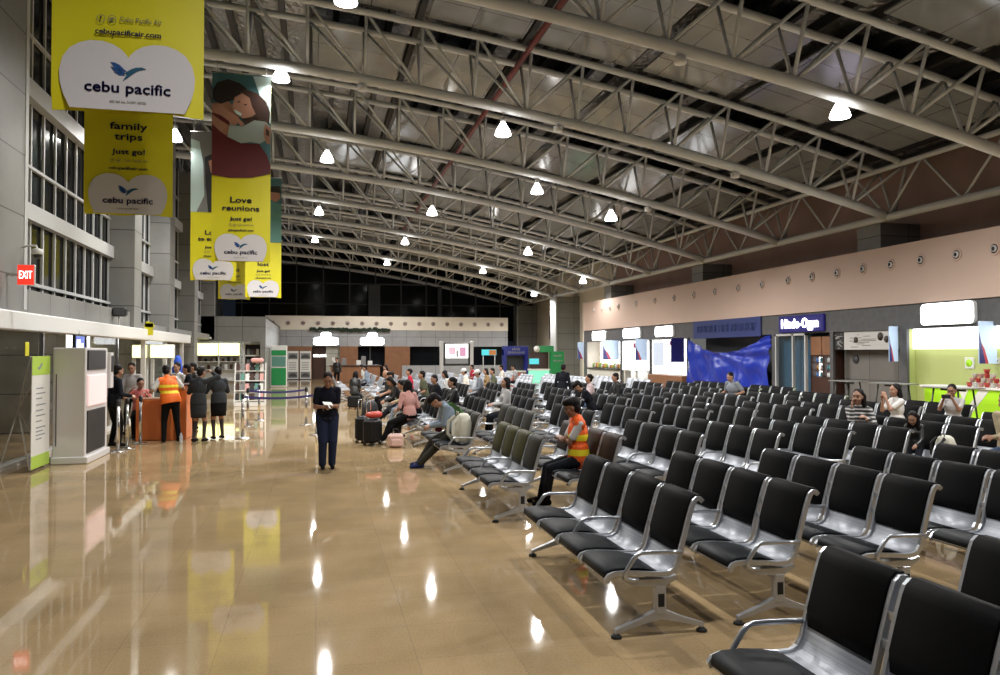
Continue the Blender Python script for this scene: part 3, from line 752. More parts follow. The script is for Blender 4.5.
tm.add(v, f, 0, True); mm('tarp_blue', (.008, .03, .36), .35, bump=(5, .35, .05))
tp = tm.build('tarpaulin', M['tarp_blue']); tag(tp, 'large bright blue tarpaulin hung over the closed shopfront', 'tarpaulin')
struct('wall_right_closed_shop', MB().box((16.4, 24.9, 0), (16.5, 31.3, 2.5)), M['dark_grey'])
# glass sliding door and its shop
gd = struct('door_1', MB().box((XR + .1, 22.95, .06), (XR + .12, 24.65, 2.45)), M['glass'])
fr = MB()
for y in (22.92, 23.62, 24.62): fr.box((XR + .06, y, 0), (XR + .16, y + .07, 2.5))
fr.box((XR + .06, 22.92, 2.43), (XR + .16, 24.69, 2.5)); fr.box((XR + .06, 22.92, 0), (XR + .16, 24.69, .07))
fr.build('door_frame', M['mullion'], gd)
struct('wall_right_shop_back', MB().box((17.8, 21.66, 0), (17.9, 24.75, 3.3)), M['white_paint'])
mm('blue_glassy', (.03, .09, .16), .3)
struct('wall_right_partition', MB().box((15.86, 23.05, 0), (15.9, 24.9, 2.5)), M['blue_glassy'])
cb = thing('display_cabinet', 'dark wood shelf cabinet with lit bottles in the doorway beside the glass door', 'cabinet', (15.75, 22.25, 0))
m = MB(); m.box((0, -.55, 0), (.4, .62, 1.05)); m.box((.3, -.55, 1.05), (.4, .62, 1.75)); m.box((0, -.6, 0), (.4, -.55, 2.4)); m.box((0, .62, 0), (.4, .67, 2.4)); m.box((0, .02, 1.05), (.3, .06, 1.75))
for z in (1.05, 1.28, 1.52, 1.74): m.box((0, -.55, z), (.38, .62, z + .03))
m.build('carcass', M['wood_dark'], cb)
for k in range(2):
    d = MB().bbox((-.03, -.53 + .59*k, 1.78), (.0, .03 + .59*k, 2.38), .008).build('door', M['wood'], cb); MB().lathe([(.015, -.05), (.015, -.03)], (0, -.02 + .1*k, 1.85), 8, 0, 'x').build('knob', M['chrome'], d)
MB().box((.27, -.52, 1.1), (.29, .6, 1.72)).build('lit_back', M['lit_soft'], cb)
bc = [mm('bottle_teal', (.03, .22, .26), .2), mm('bottle_amber', (.3, .14, .03), .2), mm('bottle_white', (.7, .7, .66), .3), mm('bottle_blue', (.05, .16, .45), .25)]
for k in range(18):
    z = (1.08, 1.31, 1.55)[k // 6]; y = 22.25 - .48 + .19 * (k % 6)
    if abs(y - 22.29) < .04: y += .06
    m = MB(); m.lathe([(.035, 0), (.04, .02), (.04, .11), (.015, .15), (.015, .185)], (0, 0, 0), 8)
    tag(m.build('bottle', bc[(k * 7) % 4], None, (15.87, y, z + .004)), 'bottle in the dark wood cabinet, %s lit shelf, %s from the right' % (('lowest', 'middle', 'top')[k // 6], ORD[k % 6]), 'bottle', 'bottles in the dark wood cabinet')
# grey recess with menu boards; its shadow is put into the darker wall grey
M['recess_shaded_grey'] = tiled('recess_shaded_grey', (.19, .18, .165), (1.2, 1.05), .012, (.06, .06, .06), .45, (0, PI/2, PI/2), (1.5, .05))
struct('wall_right_recess', MB().box((16.0, 18.6, 0), (16.1, 21.55, 2.5)), M['recess_shaded_grey'])
mm('menu_black', (.02, .02, .02), .5); mm('menu_white', (.55, .54, .52), .5); mm('menu_ink', (.08, .06, .05), .6)
mb_ = thing('menu_board', 'black and white menu board above the grey recess', 'sign', (15.62, 20.2, 2.22))
MB().box((0, -1.45, -.27), (.06, .85, .27)).build('white_panel', M['menu_white'], mb_)
bk = MB().box((0, .86, -.27), (.06, 1.35, .27)).build('black_panel', M['menu_black'], mb_)
m = MB()
for q in range(14): m.box((-.004, random.uniform(.9, 1.25), -.24 + .034*q), (0, random.uniform(.95, 1.32), -.228 + .034*q))
m.tube([(-.006, 1.25, .08), (-.006, 1.1, .12), (-.006, 1.0, .05), (-.006, 1.15, -.05), (-.006, .95, -.18)], .012, 6); m.build('chalk_lettering', M['menu_white'], bk)
m = MB()
for cy, cz, r in ((.3, .02, .09), (-.75, .1, .12), (-1.0, .02, .10)): m.lathe([(r, -.012), (r*.9, -.004)], (0, cy, cz), 14, 0, 'x')
for q in range(9): m.box((-.006, random.uniform(-.6, .6), -.2 + .045*q), (0, random.uniform(-.6, .7), -.185 + .045*q))
m.build('menu_pictures', M['menu_ink'], mb_)
ck = MB(); ck.lathe([(.12, -.04), (.13, -.02), (.13, 0)], (0, 0, 0), 16, 0, 'x'); tag(ck.build('wall_clock', M['dark_grey'], None, (16.0, 21.0, 1.66)), 'small round dark clock on the grey recess wall', 'clock')
# bar tables
mm('table_grey', (.22, .22, .21), .4)
def bar_table(x, y, L_, label, h=1.08):
    r = thing('bar_table', label, 'table', (x, y, 0), 0, 'high bar tables by the snack stalls')
    MB().bbox((-.3, -L_/2, h - .03), (.3, L_/2, h), .008).build('tabletop', M['table_grey'], r)
    for sx in (-1, 1):
        for sy in (-1, 1): MB().bar((sx*.2, sy*(L_/2 - .25), h - .03), (sx*.25, sy*(L_/2 - .12), 0), .02, 8).build('leg', M['black'], r)
    MB().box((-.02, -L_/2 + .25, h - .09), (.02, L_/2 - .25, h - .03)).build('rail', M['black'], r)
q = atz(848, 380.5, 1.08); bar_table(q.x, q.y, .95, 'high narrow bar table in front of the grey recess')
q = atz(893, 383, 1.08); bar_table(q.x, q.y, 1.1, 'high narrow bar table before the slate pillar, between recess and lime stall')
q = atz(953, 387, 1.08); bar_table(min(q.x, 14.5), q.y, 1.2, 'high narrow bar table in front of the lime green stall')
# lime snack stall
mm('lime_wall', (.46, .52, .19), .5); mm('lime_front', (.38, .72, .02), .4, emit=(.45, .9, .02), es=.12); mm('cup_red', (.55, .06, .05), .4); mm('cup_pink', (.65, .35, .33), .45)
struct('wall_right_lime', MB().box((15.86, 11.5, 0), (15.96, 18.4, 3.3)), M['lime_wall'])
struct('wall_right_lime_side', MB().box((15.62, 18.4, 0), (15.9, 18.5, 3.3)), M['lime_wall'])
struct('ceiling_stall_light', MB().box((15.76, 12.0, 1.96), (15.86, 18.36, 2.5)), mat('lit_stall', (.95, .95, .95), .4, emit=(.97, .98, 1), es=3.0))
ct = thing('stall_counter', 'bright lime green counter with a white swoosh on the snack stall', 'counter', (14.95, 14.3, 0))
MB().bbox((0, -3, 0), (.6, 2.75, 1.0), .01).build('counter_front', M['lime_front'], ct)
MB().bbox((-.06, -3, 1.0), (.66, 2.85, 1.05), .01).build('worktop', M['white_paint'], ct)
m = MB(); m.prism([(-.004, 1.75, .0), (-.004, 1.2, .5), (-.004, .75, 1.0), (-.004, 1.05, 1.0), (-.004, 1.45, .45)], (-.004, 0, 0)); m.prism([(-.004, 1.35, 1.0), (-.004, 1.5, .7), (-.004, 1.65, 1.0)], (-.004, 0, 0)); m.build('white_swoosh', M['pale_print'], ct)
cups = [(0, 0)]
def cup(x, y, z, mt, label, big=1.0):
    m = MB(); m.lathe([(.045*big, 0), (.07*big, .10*big), (.075*big, .105*big), (.066*big, .10*big), (.042*big, .01)], (0, 0, 0), 14)
    tag(m.build('paper_cup', mt, None, (x - .95, y, z)), label, 'cup', 'stacked cups on the stall counter')
n = 0
for row, cnt in enumerate((7, 6, 4, 1)):
    for q in range(cnt):
        y = 15.85 - .17*q - .085*row - (.25 if row == 3 else 0); n += 1
        cup(16.12, y, 1.05 + .106*row, M[('cup_red', 'cup_pink', 'bottle_white')[(q*2 + row) % 3]] if row < 3 else M['cup_red'], 'paper cup on the lime stall counter, %s layer of the stack, %s from the left' % (ORD[row], ORD[q]))
for k, (y, z, s) in enumerate(((16.55, 1.6, .14), (15.75, 1.66, .09))):
    pf = thing('framed_print', ('small white framed picture with a green emblem on the lime wall', 'small dark panel in a white frame on the lime wall')[k], 'picture', (15.86, y, z))
    MB().bbox((-.03, -s, -s if k == 0 else -s*.8), (0, s, s if k == 0 else s*.8), .006).build('frame', M['white_paint'], pf)
    MB().lathe([(s*.7, -.036), (s*.7, -.03)], (0, 0, 0), 16 if k == 0 else 4, 0, 'x').build('print', M['lime_front'] if k == 0 else M['dark_grey'], pf)
# hanging vertical pennant boards
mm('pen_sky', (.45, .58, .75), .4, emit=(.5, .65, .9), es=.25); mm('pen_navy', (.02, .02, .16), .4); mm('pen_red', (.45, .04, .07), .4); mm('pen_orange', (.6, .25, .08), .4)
def pennant(y, z0, z1, w, label, X=XR - .25, dark=False):
    r = thing('hanging_pennant', label, 'banner', (X, y, z0), 0, 'hanging pennants along the shops')
    h = z1 - z0
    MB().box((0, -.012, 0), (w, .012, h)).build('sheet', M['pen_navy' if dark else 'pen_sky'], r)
    if not dark:
        for s in (-1, 1):
            m = MB(); m.prism([(0, s*.0135, 0), (w*.35, s*.0135, 0), (w*.12, s*.0135, h*.5), (0, s*.0135, h*.75)], (0, s*.003, 0), 0); m.prism([(w*.35, s*.0135, 0), (w*.52, s*.0135, 0), (w*.3, s*.0135, h*.35), (w*.12, s*.0135, h*.5)], (0, s*.003, 0), 1)
            m.build('printed_sweep', [M['pen_navy'], M['pen_red']], r)
    MB().bar((-.02, 0, h), (w + .02, 0, h), .012, 6).build('rod', M['chrome'], r)
    MB().bar((w, 0, h), (XR + .07 - X, 0, h), .008, 6).build('bracket', M['chrome'], r)
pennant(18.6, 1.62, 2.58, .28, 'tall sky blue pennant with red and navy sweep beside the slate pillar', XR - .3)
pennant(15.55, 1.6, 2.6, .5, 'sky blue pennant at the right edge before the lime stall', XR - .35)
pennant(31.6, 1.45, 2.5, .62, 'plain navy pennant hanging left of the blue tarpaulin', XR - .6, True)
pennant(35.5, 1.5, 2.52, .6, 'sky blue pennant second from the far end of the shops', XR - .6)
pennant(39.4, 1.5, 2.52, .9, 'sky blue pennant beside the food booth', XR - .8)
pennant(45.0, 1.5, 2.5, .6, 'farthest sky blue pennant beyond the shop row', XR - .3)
# bright shops further on
def shop_room(y0, y1, back=17.6):
    struct('wall_right_shop_back', MB().box((back, y0, 0), (back + .1, y1, 3.3)), M['white_paint'])
shop_room(31.4, 39.1); shop_room(39.1, 44.7)
mm('lit_panel', (.95, .95, .95), .4, emit=(.95, .98, 1), es=3.2); mm('poster_grey', (.42, .48, .58), .5, emit=(.55, .62, .72), es=.5); mm('poster_red', (.35, .05, .1), .5)
lb = thing('light_box', 'tall glowing white panel between two slate pillars, nearest the food booth', 'light box', (XR + .1, 37.2, 0))
MB().bbox((0, -1.75, .95), (.12, 1.75, 2.47), .01).build('case', M['white_paint'], lb); MB().box((-.006, -1.7, 1.0), (0, 1.7, 2.42)).build('lit_face', M['lit_panel'], lb); MB().box((-.012, -.6, 2.1), (-.006, .25, 2.36)).build('red_label', M['poster_red'], lb)
for s in (-1.5, 0, 1.5): MB().bbox((.02, s - .05, 0), (.1, s + .05, .95), .01).build('leg', M['white_paint'], lb)
l2 = thing('light_box', 'glowing white shop display with grey poster beside the navy pennant', 'light box', (XR + .1, 33.3, 0))
MB().bbox((0, -1.8, .85), (.12, 1.8, 2.48), .01).build('case', M['white_paint'], l2); MB().box((-.006, -1.75, .9), (0, 1.75, 2.45)).build('lit_face', M['lit_panel'], l2); MB().box((-.012, .5, 1.25), (-.006, 1.7, 2.35)).build('grey_poster', M['poster_grey'], l2); MB().box((-.012, -.8, 2.2), (-.006, -.1, 2.4)).build('red_label', M['poster_red'], l2)
m = MB()
for q in range(4): m.box((-.012, -1.6, 1.1 + .14*q), (-.006, -1.0, 1.14 + .14*q))
m.build('price_lines', M['dark_grey'], l2)
MB().bbox((-.25, -1.8, 0), (.1, 1.8, .85), .02).build('counter', M['wood'], l2)
fb_ = thing('food_booth', 'brightly lit food booth with white counter at the far end of the shops', 'booth', (15.7, 41.8, 0))
MB().bbox((-.1, -2.6, 0), (.5, 2.7, .92), .02).build('counter', M['white_paint'], fb_); MB().bbox((-.2, -2.5, .92), (.5, 2.4, 1.0), .01).build('worktop', M['dark_grey'], fb_)
MB().box((.75, -2.6, 1.0), (.8, 2.7, 2.5)).build('lit_back', M['lit_panel'], fb_)
for k, z in enumerate((1.35, 1.75)): MB().box((.55, -2.4, z), (.75, 2.4, z + .03)).build('shelf', M['wood'], fb_)
mm('food_a', (.5, .38, .08), .5); mm('food_b', (.42, .14, .05), .5); mm('food_c', (.2, .3, .08), .5)
for k in range(16):
    y = 41.8 - 2.2 + .28*k; s = random.uniform(.75, 1.15)
    m = MB(); m.lathe([(.09*s, 0), (.11*s, .05), (.10*s, .2*s), (.05*s, .27*s)], (0, 0, 0), 9)
    tag(m.build('food_jar', M[('food_a', 'food_b', 'bottle_white', 'food_c')[k % 4]], None, (15.80, y, 1.004)), 'jar on the food booth worktop, %s from the camera end' % ORD[k], 'jar', 'jars on the food booth worktop')
# kiosks beyond the shop row
mm('kiosk_blue', (.012, .016, .15), .4, emit=(.05, .06, .5), es=.05); mm('kiosk_green', (.008, .19, .05), .4, emit=(.02, .6, .18), es=.06); mm('lit_green', (.2, .8, .5), .4, emit=(.3, 1, .7), es=.45); mm('kiosk_teal', (.05, .35, .38), .4, emit=(.1, .7, .8), es=.6); mm('coral', (.5, .12, .10), .5)
p = aty(515, 380, 50.0)
kb = thing('service_kiosk', 'blue framed kiosk booth at the far right end of the hall', 'kiosk', (p.x, 50, 0))
for s in (-1, 1): MB().bbox((s*.72 - .09, -.3, 0), (s*.72 + .09, .3, 2.1), .01).build('post', M['kiosk_blue'], kb)
h_ = MB().bbox((-.81, -.32, 1.7), (.81, .3, 2.3), .01).build('header', M['kiosk_blue'], kb)
m = MB(); text(m, 'FREE', .5, (0, -.33, 2.03), 0, .004, .14); text(m, 'CHARGING', 1.1, (0, -.33, 1.82), 0, .004, .14); m.build('header_letters', M['pale_print'], h_)
MB().bbox((-.63, -.3, .0), (.63, .3, .6), .01).build('counter', M['coral'], kb); MB().bbox((-.66, -.36, .6), (.66, .3, .7), .01).build('worktop', M['white_paint'], kb)
MB().box((-.63, .26, .7), (.63, .3, 1.7)).build('back_panel', M['dark_grey'], kb)
p = aty(545, 380, 48.0)
kg = thing('service_kiosk', 'green and white telephone kiosk with teal panels beside the food booth', 'kiosk', (p.x, 48, 0))
MB().bbox((-1.0, -.3, 0), (.2, .3, .75), .02).build('counter', M['lit_green'], kg); MB().bbox((-1.05, -.35, .75), (.25, .35, .85), .01).build('worktop', M['white_paint'], kg)
MB().bbox((-1.05, -.2, 1.15), (-.45, -.1, 1.5), .01).build('teal_panel', M['kiosk_teal'], kg)
t_ = MB().bbox((.3, -.4, 0), (1.15, .1, 1.95), .02).build('tower', M['kiosk_green'], kg)
m = MB(); text(m, 'Wireless', .6, (.72, -.41, 1.3), 0, .004, .12); text(m, 'SMART', .5, (.72, -.41, 1.62), 0, .004, .12); m.build('tower_letters', M['pale_print'], t_)
hd = MB().bbox((-.6, -.3, 1.9), (.5, -.1, 2.3), .02).build('header', M['kiosk_green'], kg); MB().lathe([(.2, -.02), (.2, 0)], (-.62, -.3, 2.1), 16, 0, 'y').build('white_emblem', M['pale_print'], hd)
MB().box((-.9, .25, .85), (.3, .3, 1.9)).build('back_panel', M['wood_dark'], kg)
# far wall fittings
XF = lambda x: aty(x, 360, YF).x
for k, (x0, x1) in enumerate(((287.5, 298.5), (300, 311))):
    a, c = XF(x0), XF(x1); po = thing('standing_poster', ('left of two white posters with car pictures on the brown far wall', 'right of two white posters with car pictures on the brown far wall')[k], 'poster', ((a + c)/2, YF - .25, 0), 0, 'white posters by the lounge')
    w = (c - a)/2
    MB().bbox((-w, 0, .05), (w, .06, 1.98), .01).build('panel', M['pale_print'], po)
    m = MB()
    for z in (.12, 1.42): m.box((-w*.85, -.006, z), (w*.85, 0, z + .42))
    m.build('car_picture', M['photo_grey'], po)
    m = MB()
    for z in (.2, 1.5): m.prism([(-w*.75, -.012, z), (w*.75, -.012, z), (w*.7, -.012, z + .12), (w*.3, -.012, z + .24), (-w*.3, -.012, z + .24), (-w*.7, -.012, z + .12)], (0, .005, 0))
    for q in range(5): m.box((-w*.7, -.006, .7 + .12*q), (w*.6, 0, .73 + .12*q))
    m.build('print', M['dark_grey'], po)
    MB().box((-w, -.15, 0), (w, .2, .05)).build('base', M['dark_grey'], po)
d1 = struct('door_2', MB().box((XF(313), YF + .5, 0), (XF(326), YF + .56, 2.3)), M['wood_dark'])
m = MB(); text(m, 'LOUNGE', 1.0, (XF(321), YF + .45, 1.58), 0, .006, .17); m.build('letters', M['lit_soft'], d1)
d2 = struct('door_3', MB().box((XF(326), YF + .3, 0), (XF(340), YF + .36, 2.3)), M['tile_grey']); MB().box((XF(332), YF + .29, 1.3), (XF(335), YF + .3, 1.55)).build('notice', M['pale_print'], d2)
d3 = struct('door_4', MB().box((XF(358), YF + .5, 0), (XF(385), YF + .56, 2.3)), M['night_glass']); MB().box((XF(370), YF + .45, 0), (XF(371), YF + .5, 2.3)).build('door_frame', M['dark_grey'], d3)
for k, (x0, x1) in enumerate(((313, 338.5), (360, 384))):
    a, c = XF(x0), XF(x1); w = (c - a)/2
    s = thing('shop_sign', ('glowing white cloud shaped sign over the lounge door', 'glowing white cloud shaped sign over the dark door')[k], 'sign', ((a + c)/2, YF - .05, 2.45), 0, 'glowing shop signs')
    pts = [(-w, .02), (-w, .42), (-w*.85, .5), (-w*.45, .52), (-w*.4, .78), (-w*.25, .88), (w*.25, .88), (w*.42, .78), (w*.45, .52), (w*.85, .5), (w, .42), (w, .02), (w*.85, -.04), (-w*.85, -.04)]
    MB().prism([(x, .1, z) for x, z in pts], (0, -.1, 0)).build('sign_box', M['white_paint'], s); MB().prism([(x*.97, 0, z*.96 + .01) for x, z in pts], (0, -.02, 0)).build('lit_face', M['lit_white'], s)
gm = MB(); x = XF(311)
while x < XF(389):
    gm.ell((x, YF - .12, 3.50 + random.uniform(-.05, .05)), (.16, .1, random.uniform(.08, .15)), 7, 5, 0, Matrix.Rotation(random.uniform(-1, 1), 3, 'Y')); x += .11
gm.f = gm.f; M['garland'] = mat('garland', (.015, .03, .015), .8, bump=(30, 1, .05)); tag(gm.build('garland', M['garland']), 'dark leafy garland draped above the two cloud shaped signs', 'garland')
# dark glass booth of the far wall, seen left of and behind the television frame
struct('window_8', MB().box((XF(410), YF + .5, .95), (13.6, YF + .56, 2.32)), M['night_glass'])
bz = struct('wall_far_low', MB().box((XF(402), YF - .02, 0), (13.7, YF + .04, .95)), M['panel_grey'])
for k, (xx, zz) in enumerate(((9.0, 2.15), (9.5, 2.15), (10.0, 2.15), (10.4, 2.1))):
    m = MB(); m.lathe([(.03, .12), (.12, .02), (.13, 0), (.02, -.01)], (0, 0, 0), 10); tag(m.build('small_downlight', M['lit_soft'], None, (xx, YF + .35, zz)), 'small lit downlight over the dark far window, %s from the left' % ORD[k], 'ceiling lamp', 'small downlights at the far window')
# television in a tall white frame
a, c = aty(441.5, 370, 46).x, aty(471.5, 370, 46).x
tv = thing('television_stand', 'large lit television between two tall white posts at the far end of the seats', 'television', ((a + c)/2, 46, 0)); w = (c - a)/2
for s in (-1, 1): MB().bbox((s*w - .1, -.12, 0), (s*w + .1, .12, 2.55), .02).build('post', M['mullion'], tv)
MB().bbox((-w + .1, -.06, 1.1), (w - .1, .06, 2.45), .03).build('screen_case', M['black'], tv)
sc = MB(); ww = w - .22
sc.box((-ww, -.075, 1.55), (ww, -.06, 2.38), 0); sc.box((-ww, -.075, 1.22), (ww, -.06, 1.55), 1)
sc.box((-ww*.7, -.085, 1.75), (-ww*.1, -.075, 2.2), 2); sc.box((ww*.25, -.085, 1.65), (ww*.8, -.075, 2.2), 3); sc.box((-ww*.05, -.085, 1.6), (ww*.12, -.075, 2.0), 1)
sc.build('screen', [mat('screen_white', (.8, .8, .8), .3, emit=(1, .98, .95), es=1.6), mat('screen_grey', (.1, .1, .1), .3, emit=(.2, .2, .2), es=.6), mat('screen_pink', (.5, .3, .35), .3, emit=(.75, .45, .55), es=.7), mat('screen_rose', (.4, .2, .3), .3, emit=(.5, .25, .38), es=.7)], tv)
MB().bbox((-w, -.05, .5), (w, .05, .58), .01).build('crossbar', M['mullion'], tv)
a = aty(489, 356, 52)
dp = thing('display_board', 'teal and orange sign board on thin legs before the far dark window', 'sign', (a.x, 52, 0))
MB().bbox((-.5, -.04, 1.7), (.5, .04, 2.08), .01).build('panel', M['kiosk_teal'], dp); MB().box((0, -.046, 1.72), (.48, -.04, 2.05)).build('orange_half', M['pen_orange'], dp)
for s in (-1, 1): MB().bar((s*.4, 0, 1.7), (s*.4, 0, 0), .03, 6).build('leg', M['mullion'], dp)
# information desk near the lounge
a = aty(352, 372, 50)
ds = thing('reception_desk', 'brown wooden reception desk in front of the dark far door', 'desk', (a.x + .2, 50, 0))
MB().bbox((-1.5, -.35, 0), (1.5, .35, 1.02), .03).build('desk_front', M['wood'], ds); MB().bbox((-1.6, -.42, 1.02), (1.6, .4, 1.1), .02).build('desk_top', M['wood_dark'], ds)
for k, (dx, hh) in enumerate(((-1.2, .3), (-.7, .42), (.2, .3), (.5, .55), (.9, .26))):
    m = MB(); m.bbox((-.14, -.02, 0), (.14, .04, hh), .01); tag(m.build('desk_sign', M['pale_print' if k % 2 == 0 else 'photo_grey'], None, (a.x + .2 + dx, 49.9, 1.1)), 'small upright card on the brown reception desk, %s from the left' % ORD[k], 'card', 'cards on the reception desk')
# ================================================================== LEFT SIDE OF THE HALL
mm('kiosk_white', (.66, .65, .66), .35); mm('kiosk_pink', (.75, .55, .55), .4, emit=(1, .72, .70), es=.45); mm('grille', (.02, .02, .022), .5, bump=(80, .6, .01))
kx = thing('self_service_kiosk', 'tall white self service cabinet with screen and dark grille by the glass partition', 'kiosk', (-4.02, 15.15, 0))
MB().bbox((-.25, -.70, .1), (.25, .72, 1.94), .015).build('cabinet', M['kiosk_white'], kx); MB().bbox((-.27, -.73, 0), (.30, .75, .12), .015).build('plinth', M['kiosk_white'], kx)
MB().bbox((.25, -.62, 1.56), (.275, .50, 1.90), .01).build('screen', M['black'], kx); MB().bbox((.25, -.62, .95), (.285, .52, 1.48), .03).build('lit_panel', M['kiosk_pink'], kx)
MB().bbox((.25, -.62, .16), (.268, .52, .88), .01).build('grille', M['grille'], kx); MB().lathe([(.012, .25), (.012, .27)], (0, .58, 1.02), 10, 0, 'x').build('lock', M['black'], kx)
MB().bbox((-.20, -.71, .3), (-.185, -.70, 1.5), .004).build('door_seam', M['dark_grey'], kx)
ka = MB().bbox((.1, .74, 1.2), (.3, .95, 1.86), .01).build('side_unit', M['kiosk_white'], kx); MB().bbox((.30, .77, 1.5), (.312, .92, 1.8), .004).build('side_screen', M['black'], ka)
# roll banner on a tripod
mm('rollup_green', (.42, .62, .08), .5); mm('rollup_ink', (.25, .27, .3), .5)
rb = thing('roll_up_banner', 'narrow white banner with green ends standing on a thin white tripod', 'banner', (-4.30, 13.97, 0))
MB().box((-.006, -.42, .04), (.006, .42, 1.80)).build('sheet', M['pale_print'], rb)
MB().box((.006, -.42, 1.50), (.009, .42, 1.80)).build('green_end', M['rollup_green'], rb); MB().box((.006, -.42, .04), (.009, .42, .24)).build('green_end', M['rollup_green'], rb)
m = MB()
for q, z in enumerate((1.28, 1.2, 1.12, 1.02, .93, .85, .76, .66, .6, .54, .48)): m.box((.006, -.22, z), (.009, (.1, .2, .05, .22)[q % 4], z + .02))
m.prism([(.009, -.2, 1.62), (.009, -.1, 1.58), (.009, .05, 1.66), (.009, .0, 1.7), (.009, -.1, 1.63)], (.003, 0, 0)); m.build('printed_lines', M['rollup_ink'], rb)
for pts in (((-.02, -.4, 1.8), (-.32, 0, .95), (-.02, -.4, .04)), ((-.02, .4, 1.8), (-.32, 0, .95), (-.02, .4, .04)), ((-.32, 0, .95), (-.55, -.12, 0))): MB().tube(pts, .012, 6).build('strut', M['white_paint'], rb)
# hung monitor
mo = thing('hung_monitor', 'blue and white lit monitor hanging from the white beam', 'monitor', (-4.70, 17.6, 1.5))
MB().bbox((-.06, -.32, 0), (.0, .32, .72), .01).build('case', M['black'], mo)
m = MB(); m.box((0, -.29, .03), (.006, .29, .69), 0); m.box((.006, -.25, .36), (.009, .0, .62), 1); m.box((.006, .05, .4), (.009, .2, .55), 1); m.build('screen', [mat('mon_blue', (.05, .08, .3), .3, emit=(.10, .16, .60), es=.7), mat('mon_white', (.7, .75, .9), .3, emit=(.8, .88, 1), es=1.5)], mo)
MB().bar((-.03, 0, .72), (-.03, 0, .86), .02, 6).build('hanger', M['lamp_head'], mo)
# exit sign, dome camera, flood lamp, yellow tag
ex = thing('exit_sign', 'small glowing red exit sign on the nearest left column', 'sign', tuple(aty(26.5, 275, 14.3)))
MB().bbox((-.13, -.03, -.17), (.13, .03, .17), .01).build('case', M['lamp_head'], ex); f_ = MB().box((-.12, -.036, -.16), (.12, -.03, .16)).build('lit_face', mat('exit_red', (.6, .02, .02), .4, emit=(1, .04, .02), es=1.0), ex); MB().box((-.34, -.02, -.02), (-.13, .02, .02)).build('bracket', M['lamp_head'], ex)
m = MB(); text(m, 'EXIT', .19, (0, -.04, -.06), 0, .0, .13); m.build('letters', M['lit_soft'], ex)
dc = thing('dome_camera', 'white dome security camera on a short arm on the left column', 'camera', (-4.9, 14.9, 3.62))
MB().tube([(0, 0, .02), (.1, 0, .06), (.22, 0, .06), (.24, 0, .0)], .018, 8).build('arm', M['white_paint'], dc); MB().lathe([(.03, .02), (.085, .0), (.09, -.07), (.075, -.09)], (.24, 0, 0), 14).build('housing', M['white_paint'], dc); MB().ell((.24, 0, -.09), (.07, .07, .07), 12, 8).build('dark_dome', M['black'], dc)
p = aty(123, 318, 21.5)
fl = thing('flood_lamp', 'black flood lamp on a short pole above the white beam', 'lamp', (-4.88, 21.6, 2.53))
MB().bar((0, 0, 0), (0, 0, .30), .02, 8).build('pole', M['lamp_head'], fl); MB().bbox((-.16, -.12, .24), (.2, .10, .46), .04).build('lamp_body', M['black'], fl); MB().bbox((-.10, -.14, .28), (.15, -.12, .42), .01).build('lens', M['dark_grey'], fl)
yt = MB(); yt.box((-.12, -.012, -.14), (.1, .012, .2)); yt.prism([(-.16, -.012, .1), (-.08, -.012, .26), (.1, -.012, .22), (.14, -.012, .08)], (0, .024, 0)); tag(yt.build('yellow_tag', M['banner_yellow'], None, (-4.68, 24.3, 2.5)), 'small yellow paper tag stuck on the edge of the white beam', 'tag')
# stanchions and belts
mm('belt_navy', (.03, .03, .16), .6)
st = thing('queue_post', 'x', 'queue post'); sk = []
m = MB(); m.lathe([(.16, 0), (.16, .012), (.06, .03), (.03, .035)], (0, 0, 0), 18); sk.append(m.build('base', M['chrome'], st))
m = MB(); m.lathe([(.031, .03), (.031, .93)], (0, 0, 0), 14); sk.append(m.build('pole', M['chrome'], st))
m = MB(); m.lathe([(.034, .86), (.038, .87), (.038, .96), (.02, .975)], (0, 0, 0), 14); sk.append(m.build('belt_head', M['black'], st))
KIDS[st.name] = sk
POSTS = [((105.6, 452.7), 'beside the white cabinet, nearest the camera'), ((127, 448.6), 'left of the orange counter, the near one'), ((140.4, 443.4), 'standing directly before the orange counter'), ((242.5, 438.7), 'right of the two uniformed women, near end of a belt'), ((247.7, 426.8), 'behind the women, middle of the three by the magazine rack'), ((259, 420.6), 'farthest left, beside the magazine rack'), ((306, 425), 'left behind the standing man, farther one'), ((316.5, 435), 'directly behind the standing man')]
pp = []
for i, ((x, y), l) in enumerate(POSTS):
    q = atz(x, y)
    if i == 0: q += Vector((.2, .05, 0))
    pp.append(q); lab = 'chrome queue post ' + l
    if i == 0: st.location = q; st['label'] = lab; o = st
    else: o = dup(st, q, 0, lab)
    o['group'] = 'chrome queue posts'
def belt(a, c, label, sag=.05, z=.90):
    m = MB(); d = (c - a); d.z = 0; L_ = d.length; d.normalize(); a = a + d*.043; c = c - d*.043; n = 8
    rings = []
    for i in range(n + 1):
        p = a + (c - a)*i/n; zz = z - sag*4*(i/n)*(1 - i/n); w = Vector((-d.y, d.x, 0))*.0015
        rings.append([p + w + Vector((0, 0, zz - .025)), p - w + Vector((0, 0, zz - .025)), p - w + Vector((0, 0, zz + .025)), p + w + Vector((0, 0, zz + .025))])
    m.loft(rings); tag(m.build('queue_belt', M['belt_navy']), label, 'belt', 'navy queue belts')
belt(pp[4].copy(), pp[6].copy(), 'navy belt between the middle left post and the farther post behind the man')
belt(pp[3].copy(), pp[7].copy(), 'navy belt from the post beside the women to the post behind the man')
belt(pp[4].copy(), pp[5].copy(), 'short navy belt between the two posts by the magazine rack')
